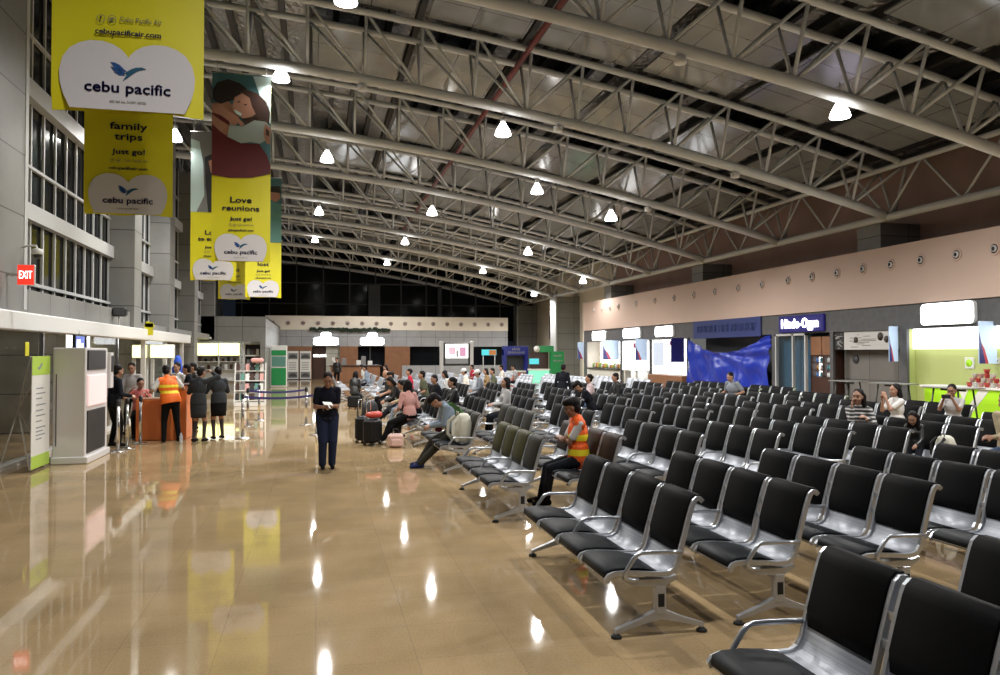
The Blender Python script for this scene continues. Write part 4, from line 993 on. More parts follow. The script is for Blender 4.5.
# orange counter
mm('orange', (.64, .17, .04), .4)
oc = thing('service_counter', 'orange check-in counter with a rounded high end panel', 'counter', (-3.2, 18.1, 0))
m = MB(); m.bbox((-.52, -.1, 0), (.05, -.04, .86), .01); m.build('front_panel', M['orange'], oc)
m = MB(); m.prism([(-.02, -.12, 0), (.48, -.12, 0), (.48, -.12, 1.15), (.30, -.12, 1.14), (.13, -.12, 1.08), (.03, -.12, .98), (-.02, -.12, .84)], (0, .07, 0)); m.build('end_panel', M['orange'], oc)
MB().bbox((.42, -.1, 0), (.48, .75, 1.12), .01).build('side_panel', M['orange'], oc); MB().bbox((-.52, -.06, .84), (.44, .6, .88), .01).build('desktop', M['wood'], oc); MB().bbox((-.52, -.05, 0), (-.46, .6, .84), .01).build('side_panel', M['orange'], oc); MB().bbox((.30, -.1, 1.15), (.58, .75, 1.18), .008).build('ledge', M['wood_dark'], oc)
mn = thing('desk_monitor', 'small dark monitor standing on the orange counter', 'monitor', (-3.2, 18.35, .885)); MB().bbox((-.18, -.02, .1), (.12, .02, .36), .01).build('screen', M['black'], mn); MB().lathe([(.08, 0), (.08, .015), (.02, .03), (.02, .12)], (0, .02, 0), 12).build('stand', M['dark_grey'], mn)
wb = MB(); wb.lathe([(.03, 0), (.034, .02), (.034, .14), (.014, .18), (.016, .21)], (0, 0, 0), 12); tag(wb.build('water_bottle', mat('bottle_clear', (.7, .75, .8), .1, alpha=.6), None, atz(181, 443)), 'clear plastic water bottle on the floor by the orange vest worker', 'bottle')
# magazine rack and shop shelving at the far left
p = Vector((-2.3, 28.9, 0))
mr = thing('magazine_rack', 'white slanted magazine rack with dark covers before the shop', 'rack', p)
MB().bbox((-.5, -.2, 0), (.55, .35, .12), .01).build('base', M['white_paint'], mr)
for s in (-.5, .52): MB().prism([(s, -.2, .12), (s, .35, .12), (s, .35, 1.5), (s, .2, 1.5)], (.03, 0, 0)).build('side_panel', M['white_paint'], mr)
for k in range(4): MB().bbox((-.47, -.17 + .1*k, .18 + .34*k), (.52, -.02 + .1*k, .21 + .34*k), .005).build('shelf', M['white_paint'], mr)
for k in range(4):
    for q in range(6):
        m = MB(); m.bbox((0, 0, 0), (.13, .012, .24), .003)
        tag(m.build('magazine', M[('photo_black', 'cup_pink', 'photo_grey', 'wood_dark', 'pale_print', 'photo_green')[(q*5 + k*3) % 6]], None, p + Vector((-.46 + .16*q, -.12 + .1*k, .212 + .34*k)), (-.18, 0, 0)), 'magazine on the white slanted rack, %s shelf up, %s from the left' % (ORD[k], ORD[q]), 'magazine', 'magazines on the white rack')
pk = MB(); pk.bbox((-.2, -.15, 0), (.22, .15, .16), .05); tag(pk.build('pink_bag', M['cup_pink'], None, p + Vector((.25, .02, 1.515))), 'pink soft package lying on top of the magazine rack', 'bag')
def X41(x, Y=YS): return aty(x, 360, Y).x
x0, x1, x2, x3 = X41(195), X41(239), X41(243), X41(261)
ws_ = thing('lit_shelf_unit', 'white shelf unit with glowing yellow header in the far left shop', 'shelf', (0, YS + .55, 0))
MB().bbox((x0, .35, 0), (x1, .42, 2.35), .01).build('back_panel', M['white_paint'], ws_)
for xx in (x0, (x0 + x1)/2, x1): MB().bbox((xx - .03, 0, 0), (xx + .03, .36, 2.35), .005).build('upright', M['white_paint'], ws_)
for a, c in ((x0 + .05, (x0 + x1)/2 - .04), ((x0 + x1)/2 + .04, x1 - .05)): MB().box((a, -.02, 1.75), (c, .1, 2.32)).build('lit_header', M['lit_yellow'], ws_)
for z in (.45, 1.0, 1.4, 1.7): MB().bbox((x0, 0, z), (x1, .36, z + .03), .005).build('shelf', M['white_paint'], ws_)
for k in range(14):
    a = x0 + .15 + (x1 - x0 - .3)*k/13; hh = random.uniform(.14, .26)
    m = MB(); m.bbox((-.07, 0, 0), (.07, .16, hh), .02); tag(m.build('shop_goods', M[('wood_dark', 'photo_brown', 'black', 'pale_print')[(k*3) % 4]], None, (a, YS + .58, 1.034 if k % 2 else 1.434)), 'small boxed item on the yellow lit shelf, %s from the left' % ORD[k], 'box', 'boxed goods on the lit shelf')
s2 = thing('dark_shelf_unit', 'white framed shelf unit with dark compartments in the far left shop', 'shelf', (0, YS + .45, 0))
for xx in (x2, x3): MB().bbox((xx - .05, 0, 0), (xx + .05, .4, 2.35), .005).build('upright', M['white_paint'], s2)
for z in (.1, .62, 1.15, 1.68, 2.28): MB().bbox((x2, 0, z), (x3, .4, z + .07), .005).build('shelf', M['white_paint'], s2)
MB().box((x2, .38, .1), (x3, .4, 2.3)).build('back_panel', M['black'], s2)
for k in range(12):
    z = (.69, 1.22, 1.75)[k // 4]; a = x2 + .2 + (x3 - x2 - .4)*(k % 4)/3
    m = MB(); m.bbox((-.065, 0, 0), (.065, .14, .3), .01); tag(m.build('shop_goods', M[('photo_grey', 'dark_grey', 'wood_dark', 'pale_print')[(k*5) % 4]], None, (a, YS + .5, z + .004)), 'upright box in the dark compartments, %s shelf, %s from the left' % (('lowest', 'middle', 'top')[k // 4], ORD[k % 4]), 'box', 'boxes in the dark shelf unit')
# lit yellow header boxes behind the glass
for k, (a, c) in enumerate(((132, 147), (150, 174))):
    A, B = aty(a, 351, 26.8), aty(c, 351, 26.8); r = thing('header_light_box', ('left glowing yellow box seen through the glass partition', 'right glowing yellow box seen through the glass partition')[k], 'light box', ((A.x + B.x)/2, 26.8, 1.68)); w = (B.x - A.x)/2
    MB().bbox((-w, 0, 0), (w, .2, .44), .02).build('case', M['white_paint'], r); MB().box((-w*.96, -.012, .03), (w*.96, 0, .41)).build('lit_face', M['lit_yellow'], r); 
    for s in (-.85, .85): MB().bbox((s*w - .05, .06, -1.68), (s*w + .05, .18, 0), .01).build('leg', M['white_paint'], r)
A = aty(77, 351, 24.0)
wl = thing('header_light_box', 'glowing white box sign seen through the glass behind the white cabinet', 'light box', (aty(78, 341, 20.2).x, 20.2, 1.95)); MB().bbox((-.27, 0, 0), (.27, .08, .4), .02).build('case', M['white_paint'], wl); MB().box((-.25, -.012, .03), (.25, 0, .37)).build('lit_face', M['lit_soft'], wl); MB().box((-.02, .02, .4), (.02, .06, .62)).build('hanger', M['lamp_head'], wl)
# blue draped garment on a stand in the shop entrance
bl = thing('clothes_stand', 'bright blue hooded garment on a stand behind the glass partition', 'garment', aty(177.5, 400, 24.5) * 1.0); bl.location.z = 0
m = MB(); m.lathe([(.18, .55), (.17, .9), (.15, 1.25), (.17, 1.4), (.11, 1.5), (.11, 1.62), (.07, 1.74), (.015, 1.78)], (0, 0, 0), 14); m.build('garment', mat('garment_blue', (.01, .08, .55), .6, bump=(8, .5, .05)), bl); MB().bar((0, 0, .02), (0, 0, .6), .025, 8).build('pole', M['chrome'], bl); MB().lathe([(.2, 0), (.2, .02), (.03, .04)], (0, 0, 0), 14).build('base', M['chrome'], bl)
# green drinks fridge by the shop corner
gf = thing('drinks_fridge', 'tall green and white drinks shelf at the corner of the far left shop', 'fridge', (-2.0, 44.2, 0))
MB().bbox((-.42, -.1, 0), (.42, .4, 2.25), .03).build('cabinet', M['white_paint'], gf); MB().bbox((-.38, -.14, 1.72), (.38, -.1, 2.0), .01).build('green_header', M['kiosk_green'], gf); MB().bbox((-.38, -.14, .12), (.38, -.1, 1.05), .02).build('green_panel', M['kiosk_green'], gf); MB().bbox((-.36, -.12, 1.12), (.36, -.1, 1.66), .01).build('glass_front', M['photo_green'], gf)
# ---- luggage
mm('case_black', (.007, .007, .008), .5, spec=.25); mm('bag_red', (.5, .05, .03), .5); mm('bag_pink', (.62, .42, .38), .6); mm('bag_cream', (.58, .57, .48), .7, bump=(10, .3, .03)); mm('bag_black', (.015, .015, .017), .7)
def suitcase(loc, rz, label, h=.62):
    r = thing('suitcase', label, 'suitcase', loc, rz)
    b_ = MB().bbox((-.21, -.13, .05), (.21, .13, h), .05).build('shell', M['case_black'], r)
    m = MB()
    for q in range(5): m.bbox((-.16 + .08*q - .012, -.137, .1), (-.16 + .08*q + .012, -.125, h - .06), .004)
    m.build('ribs', M['case_black'], b_)
    for sx in (-1, 1):
        for sy in (-1, 1): MB().lathe([(.028, -.015), (.028, .015)], (sx*.16, sy*.09, .028), 10, 0, 'x').build('wheel', M['rubber'], r)
    MB().tube([(-.09, .08, h), (-.09, .08, h + .32), (-.07, .08, h + .34), (.07, .08, h + .34), (.09, .08, h + .32), (.09, .08, h)], .009, 6).build('handle', M['chrome'], r)
    return r
suitcase(atz(365, 443) + Vector((-.02, .15, 0)), 1.15, 'black suitcase with raised handle, left of a pair beside the aisle', .54)
suitcase(atz(378, 446) + Vector((-.10, .2, 0)), 1.05, 'black suitcase under a red bag, right of a pair beside the aisle', .53)
q = atz(378, 446) + Vector((-.08, .2, .54)); m = MB(); m.ell((0, 0, .065), (.17, .11, .07), 14, 8); m.ell((.09, .02, .07), (.11, .09, .07), 12, 8); rd_ = m.build('red_bag', M['bag_red'], None, q, (0, 0, .3)); tag(rd_, 'soft red bag lying on top of the right black suitcase', 'bag'); MB().tube([(-.08, 0, .11), (-.04, 0, .18), (.04, 0, .18), (.08, 0, .11)], .01, 6).build('handle', M['bag_black'], rd_)
def backpack(loc, rz, mt, label, s=1.0, tilt=0.0, strap='bag_black'):
    r = thing('backpack', label, 'backpack', loc, rz)
    m = MB(); rings = []
    for z, w, d in ((0, .12, .07), (.02, .16, .10), (.15, .18, .12), (.32, .17, .11), (.42, .13, .085), (.46, .07, .05)):
        ring = []
        for k in range(16):
            a = 2*PI*k/16; ca, sa = math.cos(a), math.sin(a); ex_ = .6
            ring.append((s*w*math.copysign(abs(ca)**ex_, ca), s*(d*math.copysign(abs(sa)**ex_, sa) + tilt*z), s*z))
        rings.append(ring)
    m.loft(rings, 0, True, True, True); b_ = m.build('body', M[mt], r)
    MB().bbox((-s*.12, -s*.16, s*.04), (s*.12, -s*.09, s*.22), s*.03).build('front_pocket', M[mt], r)
    for sx in (-1, 1): MB().tube([(sx*s*.09, s*(.10 + tilt*.4), s*.42), (sx*s*.11, s*(.2 + tilt*.3), s*.33), (sx*s*.12, s*(.19 + tilt*.1), s*.15), (sx*s*.12, s*.10, s*.04)], .018*s, 6, 0, True, flat=(.05*s, .014*s)).build('strap', M[strap], r)
    MB().tube([(-s*.04, s*.06, s*.44), (-s*.03, s*.06, s*.49), (s*.03, s*.06, s*.49), (s*.04, s*.06, s*.44)], .008*s, 6).build('top_loop', M[strap], r)
    return r
L0 = SEAT[(0, 3)]
backpack((L0[0] - .24, L0[1] + .30, .44), PI*.56, 'bag_cream', 'cream backpack with a pale strap sitting on the bench beside the green backpack boy', 1.0, -.1, 'bag_cream')
backpack(atz(368, 428) + Vector((.1, .9, 0)), .8, 'bag_black', 'large black backpack standing on the floor behind the two suitcases', 1.35)
L1 = SEAT[(6, 2)]
backpack((L1[0] - .30, L1[1] + .25, .44), PI*.5, 'bag_cream', 'pale grey bag on the bench beside the long haired child', .75, 0, 'bag_black')
q = atz(396, 448); m = MB(); m.bbox((-.15, -.09, 0), (.15, .09, .27), .045); m.bbox((-.1, -.12, .03), (.1, -.06, .17), .02); bq = m.build('pink_bag', M['bag_pink'], None, q + Vector((0, .1, 0))); tag(bq, 'pale pink bag on the floor between the aisle sitters feet', 'bag'); MB().tube([(-.07, 0, .24), (-.04, 0, .36), (.05, 0, .36), (.08, 0, .24)], .01, 6).build('handle', M['bag_black'], bq)

# strip lights added to brighten the glazed corridor and the shop interiors
for k, (x, y) in enumerate(((-6.7, 13.5), (-6.7, 17.5), (-6.7, 26), (-6.7, 33))):
    r = thing('added_strip_light', 'added strip light on the low ceiling behind the glass partition, %s from the camera' % ORD[k], 'ceiling lamp', (x, y, 2.5), 0, 'added strip lights'); MB().bbox((-.1, -.7, 0), (.1, .7, .05), .01).build('housing', M['white_paint'], r); MB().box((-.08, -.66, -.015), (.08, .66, 0)).build('lit_tube', M['lit_soft'], r)
for k, (x, y) in enumerate(((16.4, 42), (16.6, 37), (16.6, 33), (16.9, 23.4))):
    r = thing('added_strip_light', 'added strip light on the ceiling inside the right hand shops, %s from the far end' % ORD[k], 'ceiling lamp', (x, y, 3.24), 0, 'added strip lights'); MB().bbox((-.1, -.7, 0), (.1, .7, .06), .01).build('housing', M['white_paint'], r); MB().box((-.08, -.66, -.015), (.08, .66, 0)).build('lit_tube', M['lit_white'], r)
r = thing('added_strip_light', 'added strip light inside the far left shop', 'ceiling lamp', (-4.4, YS + 1.0, 2.45), 0, 'added strip lights'); MB().bbox((-1.0, -.1, 0), (1.0, .1, .05), .01).build('housing', M['white_paint'], r); MB().box((-.95, -.08, -.015), (.95, .08, 0)).build('lit_tube', M['lit_white'], r)

a = atx(27, 349, -4.84); ys = MB().box((-.004, -.09, -.12), (.004, .09, .12)); tag(ys.build('yellow_sticker', M['banner_yellow'], None, a), 'small yellow sticker on the glass partition near the left edge', 'sticker')
# ================================================================== PEOPLE
mm('skin', (.36, .195, .125), .55); mm('skin_dark', (.25, .125, .075), .55); mm('hair', (.008, .006, .006), .55, bump=(40, .4, .01), spec=.15); mm('hair_grey', (.10, .09, .085), .5)
mm('eye', (.01, .008, .008), .3); mm('lip', (.30, .10, .08), .5)
CLOTH = {'navy_polo': (.007, .008, .015), 'jeans': (.014, .020, .046), 'black': (.006, .006, .0065), 'white': (.62, .61, .59), 'charcoal': (.034, .038, .043), 'dark': (.010, .011, .016), 'greyshirt': (.36, .36, .35), 'coral': (.50, .17, .11), 'pinktop': (.55, .30, .27), 'denim': (.22, .27, .33), 'camo': (.035, .034, .026), 'maroon': (.09, .012, .022), 'lightgrey': (.42, .41, .41), 'greytee': (.20, .22, .25), 'khaki': (.38, .32, .21), 'red': (.45, .03, .06), 'olive': (.10, .11, .07), 'floral': (.50, .40, .42), 'bluejeans': (.07, .10, .18), 'stocking': (.055, .045, .042), 'cream': (.55, .5, .42), 'green': (.055, .12, .04), 'blue_shoe': (.02, .03, .11), 'tan': (.30, .2, .1)}
for k, c in CLOTH.items(): mm('cloth_' + k, c, .85, bump=(14, .35, .02), spec=.12)
def bands(name, base, band, zs, hw, axis=2):
    m = bpy.data.materials.new(name); m.use_nodes = True; nt = m.node_tree; b = nt.nodes['Principled BSDF']; b.inputs['Roughness'].default_value = .6
    tc = nt.nodes.new('ShaderNodeTexCoord'); sp = nt.nodes.new('ShaderNodeSeparateXYZ'); nt.links.new(tc.outputs['Object'], sp.inputs[0]); prev = None
    for z in zs:
        c = nt.nodes.new('ShaderNodeMath'); c.operation = 'COMPARE'; nt.links.new(sp.outputs[axis], c.inputs[0]); c.inputs[1].default_value = z; c.inputs[2].default_value = hw
        if prev:
            a = nt.nodes.new('ShaderNodeMath'); a.operation = 'MAXIMUM'; nt.links.new(prev.outputs[0], a.inputs[0]); nt.links.new(c.outputs[0], a.inputs[1]); prev = a
        else: prev = c
    mx = nt.nodes.new('ShaderNodeMix'); mx.data_type = 'RGBA'; nt.links.new(prev.outputs[0], mx.inputs[0]); mx.inputs[6].default_value = tuple(base) + (1,); mx.inputs[7].default_value = tuple(band) + (1,)
    nt.links.new(mx.outputs[2], b.inputs['Base Color']); return m
M['vest_stand'] = bands('vest_standing', (.92, .17, .012), (.92, .74, .03), (1.04, 1.16), .028)
M['vest_sit'] = bands('vest_sitting', (.92, .13, .012), (.95, .76, .02), (.64, .82), .038)
M['stripe'] = bands('stripe_top', (.02, .02, .022), (.5, .48, .47), [.46 + .055*i for i in range(12)], .011)

def ik(a, t, l1, l2, pole):
    a, t = Vector(a), Vector(t); d = t - a; L_ = max(1e-4, min(d.length, (l1 + l2)*.995)); d.normalize()
    x = (l1*l1 - l2*l2 + L_*L_)/(2*L_); h = math.sqrt(max(0, l1*l1 - x*x)); p = Vector(pole); p = p - d*p.dot(d)
    p = p.normalized() if p.length > 1e-6 else d.orthogonal().normalized()
    return a + d*x + p*h, a + d*L_
def organic(mb, name, mt, parent, vox, sm=5):
    o = mb.build(name, mt, parent)
    r = o.modifiers.new('skin', 'REMESH'); r.mode = 'VOXEL'; r.voxel_size = vox; r.use_smooth_shade = True
    if sm: s = o.modifiers.new('smooth', 'SMOOTH'); s.factor = .5; s.iterations = sm
    return o
def hand(mb, w, d, n, k, side, curl=35):
    d = d.normalized(); n = (n - d*n.dot(d)); n = n.normalized() if n.length > 1e-5 else d.orthogonal().normalized(); x = d.cross(n)
    for i in range(3): mb.cap(w + x*(-.024 + .024*i)*k, w + d*.085*k + x*(-.026 + .026*i)*k, .017*k, .015*k, 8)
    for i in range(4):
        b = w + d*.088*k + x*(-.030 + .020*i)*k*side; L_ = (.066, .074, .070, .054)[i]*k; c1, c2 = math.radians(curl + 4*i), math.radians(curl*2.2 + 6*i)
        m1 = b + (d*math.cos(c1) + n*math.sin(c1))*L_*.55; m2 = m1 + (d*math.cos(c2) + n*math.sin(c2))*L_*.5
        mb.cap(b, m1, .0095*k, .009*k, 6); mb.cap(m1, m2, .009*k, .0075*k, 6)
    b = w + d*.025*k - x*.030*k*side; t1 = b + (d*.7 - x*.75*side + n*.3).normalized()*.045*k; t2 = t1 + (d*.9 - x*.2*side + n*.45).normalized()*.035*k
    mb.cap(b, t1, .0125*k, .0105*k, 6); mb.cap(t1, t2, .0105*k, .0085*k, 6)
def person(label, loc, rz, pose='sit', H=1.6, skin='skin', top='black', sleeve='short', bottom='black', legs='trousers', shoes='black', hair='short', hands=None, feet=None, lean=4, twist=0, side=0, head=(10, 0), sex='m', vox=.016, detail=False, hips=None, curl=35, group=None, vest=None, haircol='hair', knees=None, girth=1.0, elbow=(None, None), loose=1.0):
    r = thing('person', label, 'person', loc, rz, group)
    k = H/1.65; f = sex == 'f'
    Pz = .875*k if pose == 'stand' else .565
    P = Vector((0, 0, Pz)) if hips is None else Vector(hips)
    la, ta, sa = math.radians(lean), math.radians(twist), math.radians(side)
    u = Vector((math.sin(sa), math.sin(la), math.cos(la)*math.cos(sa))).normalized()
    rt = Vector((math.cos(ta), -math.sin(ta), 0)); rt = (rt - u*rt.dot(u)).normalized(); fw = u.cross(rt)
    N = P + u*.50*k; Sc = P + u*.445*k; C = P + u*.31*k; Wst = P + u*.14*k
    shw = (.148 if f else .163)*k
    SH = [Sc - rt*shw, Sc + rt*shw]; g = girth*(.92 if f else 1.0)
    hp, hy = math.radians(head[0]), math.radians(head[1])
    hf = (fw*math.cos(hy) + rt*math.sin(hy)); hr = hf.cross(u).normalized(); hu0 = u if pose == 'stand' or lean < 25 else (u + Vector((0, 0, 1))*.6).normalized()
    hr = hf.cross(hu0).normalized(); hf = hu0.cross(hr).normalized()
    hF = hf*math.cos(hp) - hu0*math.sin(hp); hU = hu0*math.cos(hp) + hf*math.sin(hp); HR = hr
    Hc = N + hU*.155*k + hf*.02*k
    rot = Matrix((HR, hF, hU)).transposed(); rotT = Matrix((rt, fw, u)).transposed()
    hk = k if H > 1.35 else k*1.15
    # legs
    hip = [P - rt*.085*k - u*.02, P + rt*.085*k - u*.02]
    if feet is None: feet = [(-.11, .02), (.11, .06)] if pose == 'stand' else [(-.11, .40), (.11, .43)]
    KN, AN = [], []
    for i in (0, 1):
        fx = feet[i]; t = Vector((fx[0], fx[1], .085 if len(fx) < 3 else fx[2]))
        pole = Vector((0, 1, .0)) if pose == 'stand' else Vector(((-.15, .15)[i], .6, 1))
        if knees: pole = Vector(knees[i])
        a, c = ik(hip[i], t, .40*k, .385*k, pole); KN.append(a); AN.append(c)
    # arms
    if hands is None: hands = [(-.25*k, .06, .76*k), (.25*k, .06, .76*k)] if pose == 'stand' else [(-.10, .30, .66), (.10, .30, .66)]
    EL, WR = [], []
    for i in (0, 1):
        s = -1 if i == 0 else 1
        pole = rt*s*.35 - fw*.6 - Vector((0, 0, .6)) if elbow[i] is None else Vector(elbow[i])
        a, c = ik(SH[i], hands[i], .275*k, .235*k, pole); EL.append(a); WR.append(c)
    def torso(mb, e, low=-.02):
        if not (e > 0 and pose == 'stand'): mb.ell(P + u*.0*k, ((.150 if not f else .158)*k*g + e, .108*k*g + e, .125*k + e), 14, 9, 0, rotT)
        mb.ell(Wst, (.128*k*g*(.92 if f else 1) + e, .090*k*g + e, .15*k + e), 14, 9, 0, rotT)
        mb.ell(C, (.148*k*g + e, .102*k*g + e, .17*k + e), 14, 9, 0, rotT)
        if f: 
            for s in (-1, 1): mb.ell(C + rt*s*.062*k + fw*.075*k + u*.02*k, (.052*k + e, .045*k + e, .052*k + e), 10, 7, 0, rotT)
        mb.cap(SH[0] + rt*.03*k, SH[1] - rt*.03*k, .055*k + e, .055*k + e, 10)
        mb.cap(Sc - u*.02*k, N - u*.01*k, .085*k + e, .06*k + e*.6, 10)
    B = MB(); torso(B, 0)
    B.cap(N - u*.05*k, Hc - hU*.05*k, .052*k, .047*k, 10)
    B.ell(Hc + hU*.02*hk - hF*.008*hk, (.074*hk, .092*hk, .095*hk), 14, 10, 0, rot)
    B.ell(Hc + hF*.02*hk - hU*.045*hk, (.060*hk, .070*hk, .078*hk), 12, 9, 0, rot); B.ell(Hc + hF*.062*hk - hU*.098*hk, (.028*hk, .026*hk, .022*hk), 8, 6, 0, rot)
    B.cap(Hc + hF*.084*hk + hU*.008*hk, Hc + hF*.103*hk - hU*.03*hk, .008*hk, .0135*hk, 6)
    for s in (-1, 1):
        B.ell(Hc + HR*s*.076*hk - hU*.012*hk - hF*.005*hk, (.011*hk, .020*hk, .032*hk), 8, 6, 0, rot); B.ell(Hc + HR*s*.045*hk + hF*.055*hk - hU*.035*hk, (.026*hk, .025*hk, .028*hk), 8, 6, 0, rot)
    B.cap(Hc - HR*.034*hk + hF*.078*hk + hU*.033*hk, Hc + HR*.034*hk + hF*.078*hk + hU*.033*hk, .013*hk, .013*hk, 6)
    for i in (0, 1):
        s = -1 if i == 0 else 1
        B.cap(SH[i], EL[i], .047*k*g, .038*k*g, 9); B.cap(EL[i], WR[i], .038*k*g, .026*k, 9)
        d = (WR[i] - EL[i]).normalized(); n = (-rt*s*.6 + Vector((0, 0, -.5)) - u*.1) if abs(d.z) < .8 else -rt*s
        hand(B, WR[i] + d*.012, d, n, k, s, curl)
        B.cap(hip[i], KN[i], .078*k*g, .055*k*g, 10); B.cap(KN[i], AN[i], .052*k, .036*k, 10); B.cap(AN[i] + Vector((0, -.02, -.04)), AN[i] + Vector((0, .1, -.05)), .035*k, .028*k, 8)
    organic(B, 'body', M[skin], r, vox, 2)
    if detail:
        E_ = MB(); L2 = MB()
        for s in (-1, 1):
            E_.ell(Hc + HR*s*.031*hk + hF*.083*hk + hU*.008*hk, (.012*hk, .008*hk, .0065*hk), 8, 6, 0, rot); E_.cap(Hc + HR*s*.018*hk + hF*.090*hk + hU*.034*hk, Hc + HR*s*.048*hk + hF*.078*hk + hU*.036*hk, .004*hk, .003*hk, 5)
        E_.build('eyes', M['eye'], r); L2.ell(Hc + hF*.088*hk - hU*.058*hk, (.023*hk, .008*hk, .008*hk), 8, 6, 0, rot); L2.build('mouth', M['lip'], r)
    # clothes
    def hem(mb, e):
        lo = -.06 if pose == 'stand' else -.03
        mb.loft([[P + u*zz*k + rt*(w_*k*g + e)*math.cos(q*PI/9) + fw*(d_*k*g + e)*math.sin(q*PI/9) for q in range(18)] for zz, w_, d_ in ((lo, .150, .112), (.05, .150, .110), (.16, .134, .096))], 0, True, True, True)
    T = MB(); torso(T, .014); hem(T, .016)
    for i in (0, 1):
        if sleeve == 'short': T.cap(SH[i], SH[i] + (EL[i] - SH[i])*.68, .060*k*g, .056*k*g, 9)
        elif sleeve == 'long': T.cap(SH[i], EL[i], .062*k*g, .054*k*g, 9); T.cap(EL[i], EL[i] + (WR[i] - EL[i])*.95, .052*k*g, .040*k, 9)
    organic(T, 'jacket' if sleeve == 'long' else 'shirt', M[top] if top in M else M['cloth_' + top], r, vox, 3)
    bm = M['cloth_' + bottom]
    L3 = MB(); L3.ell(P - u*.01*k, (.160*k*g + .012, .118*k*g + .012, .115*k), 14, 9, 0, rotT)
    if legs == 'trousers':
        for i in (0, 1): L3.cap(hip[i], KN[i], .092*k*g*loose, .070*k*loose, 10); L3.cap(KN[i], AN[i] + Vector((0, 0, .0)), .068*k*loose, .055*k*loose, 10)
        organic(L3, 'trousers', bm, r, vox, 3)
    elif legs == 'skirt':
        rr = []
        for z, a, b in ((.98, .148, .11), (.90, .17, .13), (.80, .182, .138), (.65, .176, .132), (.53, .165, .125)): rr.append([(a*k*math.cos(q*PI/9), b*k*math.sin(q*PI/9) + .01, z*k) for q in range(18)])
        MB().loft(rr, 0, True, True, True).build('skirt', bm, r)
        S_ = MB()
        for i in (0, 1): S_.cap(hip[i], KN[i], .082*k, .058*k, 10); S_.cap(KN[i], AN[i], .056*k, .039*k, 10)
        organic(S_, 'stockings', M['cloth_stocking'], r, vox, 2)
    elif legs == 'shorts':
        for i in (0, 1): L3.cap(hip[i], hip[i] + (KN[i] - hip[i])*.8, .095*k, .085*k, 10)
        organic(L3, 'shorts', bm, r, vox, 3)
    for i in (0, 1):
        A = AN[i]; fd = Vector((fw.x, fw.y, 0)).normalized() if pose == 'stand' else Vector(((-.12, .12)[i], 1, 0)).normalized(); z0 = A.z - .085
        sh = MB(); sh.cap(A + fd*-.03 + Vector((0, 0, -.043)), A + fd*.05 + Vector((0, 0, -.04)), .042*k, .044*k, 10); sh.cap(A + fd*.05 + Vector((0, 0, -.045)), A + fd*.155*k + Vector((0, 0, -.054)), .044*k, .032*k, 10)
        organic(sh, 'shoe', M['cloth_' + shoes], r, max(vox*.7, .010), 2)
    if vest:
        V = MB(); torso(V, .028); hem(V, .030)
        organic(V, 'safety_vest', M[vest], r, vox, 3)
    # hair
    if hair != 'bald':
        G = MB()
        if hair == 'cap':
            G.ell(Hc + hU*.05*hk - hF*.008*hk, (.088*hk, .105*hk, .085*hk), 14, 9, 0, rot); G.cap(Hc + hF*.08*hk + hU*.055*hk - HR*.04*hk, Hc + hF*.15*hk + hU*.04*hk, .02*hk, .016*hk, 8); G.cap(Hc + hF*.08*hk + hU*.055*hk + HR*.04*hk, Hc + hF*.15*hk + hU*.04*hk, .02*hk, .016*hk, 8)
            organic(G, 'cap', M['cloth_white'], r, vox*.8, 2); G = MB()
            G.ell(Hc - hF*.045*hk - hU*.02*hk, (.074*hk, .06*hk, .07*hk), 12, 8, 0, rot)
        else:
            G.ell(Hc + hU*.042*hk - hF*.030*hk, (.083*hk, .098*hk, .088*hk), 14, 9, 0, rot); G.ell(Hc - hF*.050*hk - hU*.015*hk, (.078*hk, .062*hk, .085*hk), 12, 8, 0, rot)
            if hair == 'thick': G.ell(Hc + hU*.075*hk + hF*.015*hk, (.085*hk, .095*hk, .06*hk), 12, 8, 0, rot)
            if hair == 'long':
                for s in (-1, 0, 1): G.cap(Hc + HR*s*.055*hk - hF*.05*hk, Hc + HR*s*.075*hk - hF*.075*hk - Vector((0, 0, .27*hk)) , .055*hk, .045*hk, 9)
                for s in (-1, 1): G.cap(Hc + HR*s*.074*hk + hU*.03*hk - hF*.02*hk, Hc + HR*s*.09*hk - hF*.02*hk - Vector((0, 0, .2*hk)), .022*hk, .022*hk, 8)
            if hair == 'bob':
                for s in (-1, 0, 1): G.cap(Hc + HR*s*.05*hk - hF*.05*hk, Hc + HR*s*.065*hk - hF*.06*hk - hU*.12*hk, .055*hk, .05*hk, 9)
                for s in (-1, 1): G.cap(Hc + HR*s*.074*hk + hU*.03*hk - hF*.02*hk, Hc + HR*s*.08*hk - hF*.02*hk - hU*.10*hk, .026*hk, .026*hk, 8)
            if hair == 'bun': G.ell(Hc - hF*.115*hk + hU*.02*hk, (.045*hk, .04*hk, .045*hk), 10, 7, 0, rot)
        organic(G, 'hair', M[haircol], r, vox*.8, 2)
    r['_w'] = 0; del r['_w']
    def to_world(p): return Matrix.Translation(loc) @ Matrix.Rotation(rz, 4, 'Z') @ Vector(p)
    return dict(root=r, wr=[to_world(w) for w in WR], head=to_world(Hc), rz=rz)
def seat(c, k, j, dx=0, dy=0):
    l = SEAT[(c, k)]; return (l[0] - .27 + dx, l[1] + P_*(j + .5) + dy, 0)
LEFT = PI/2                                   # sitters face the aisle
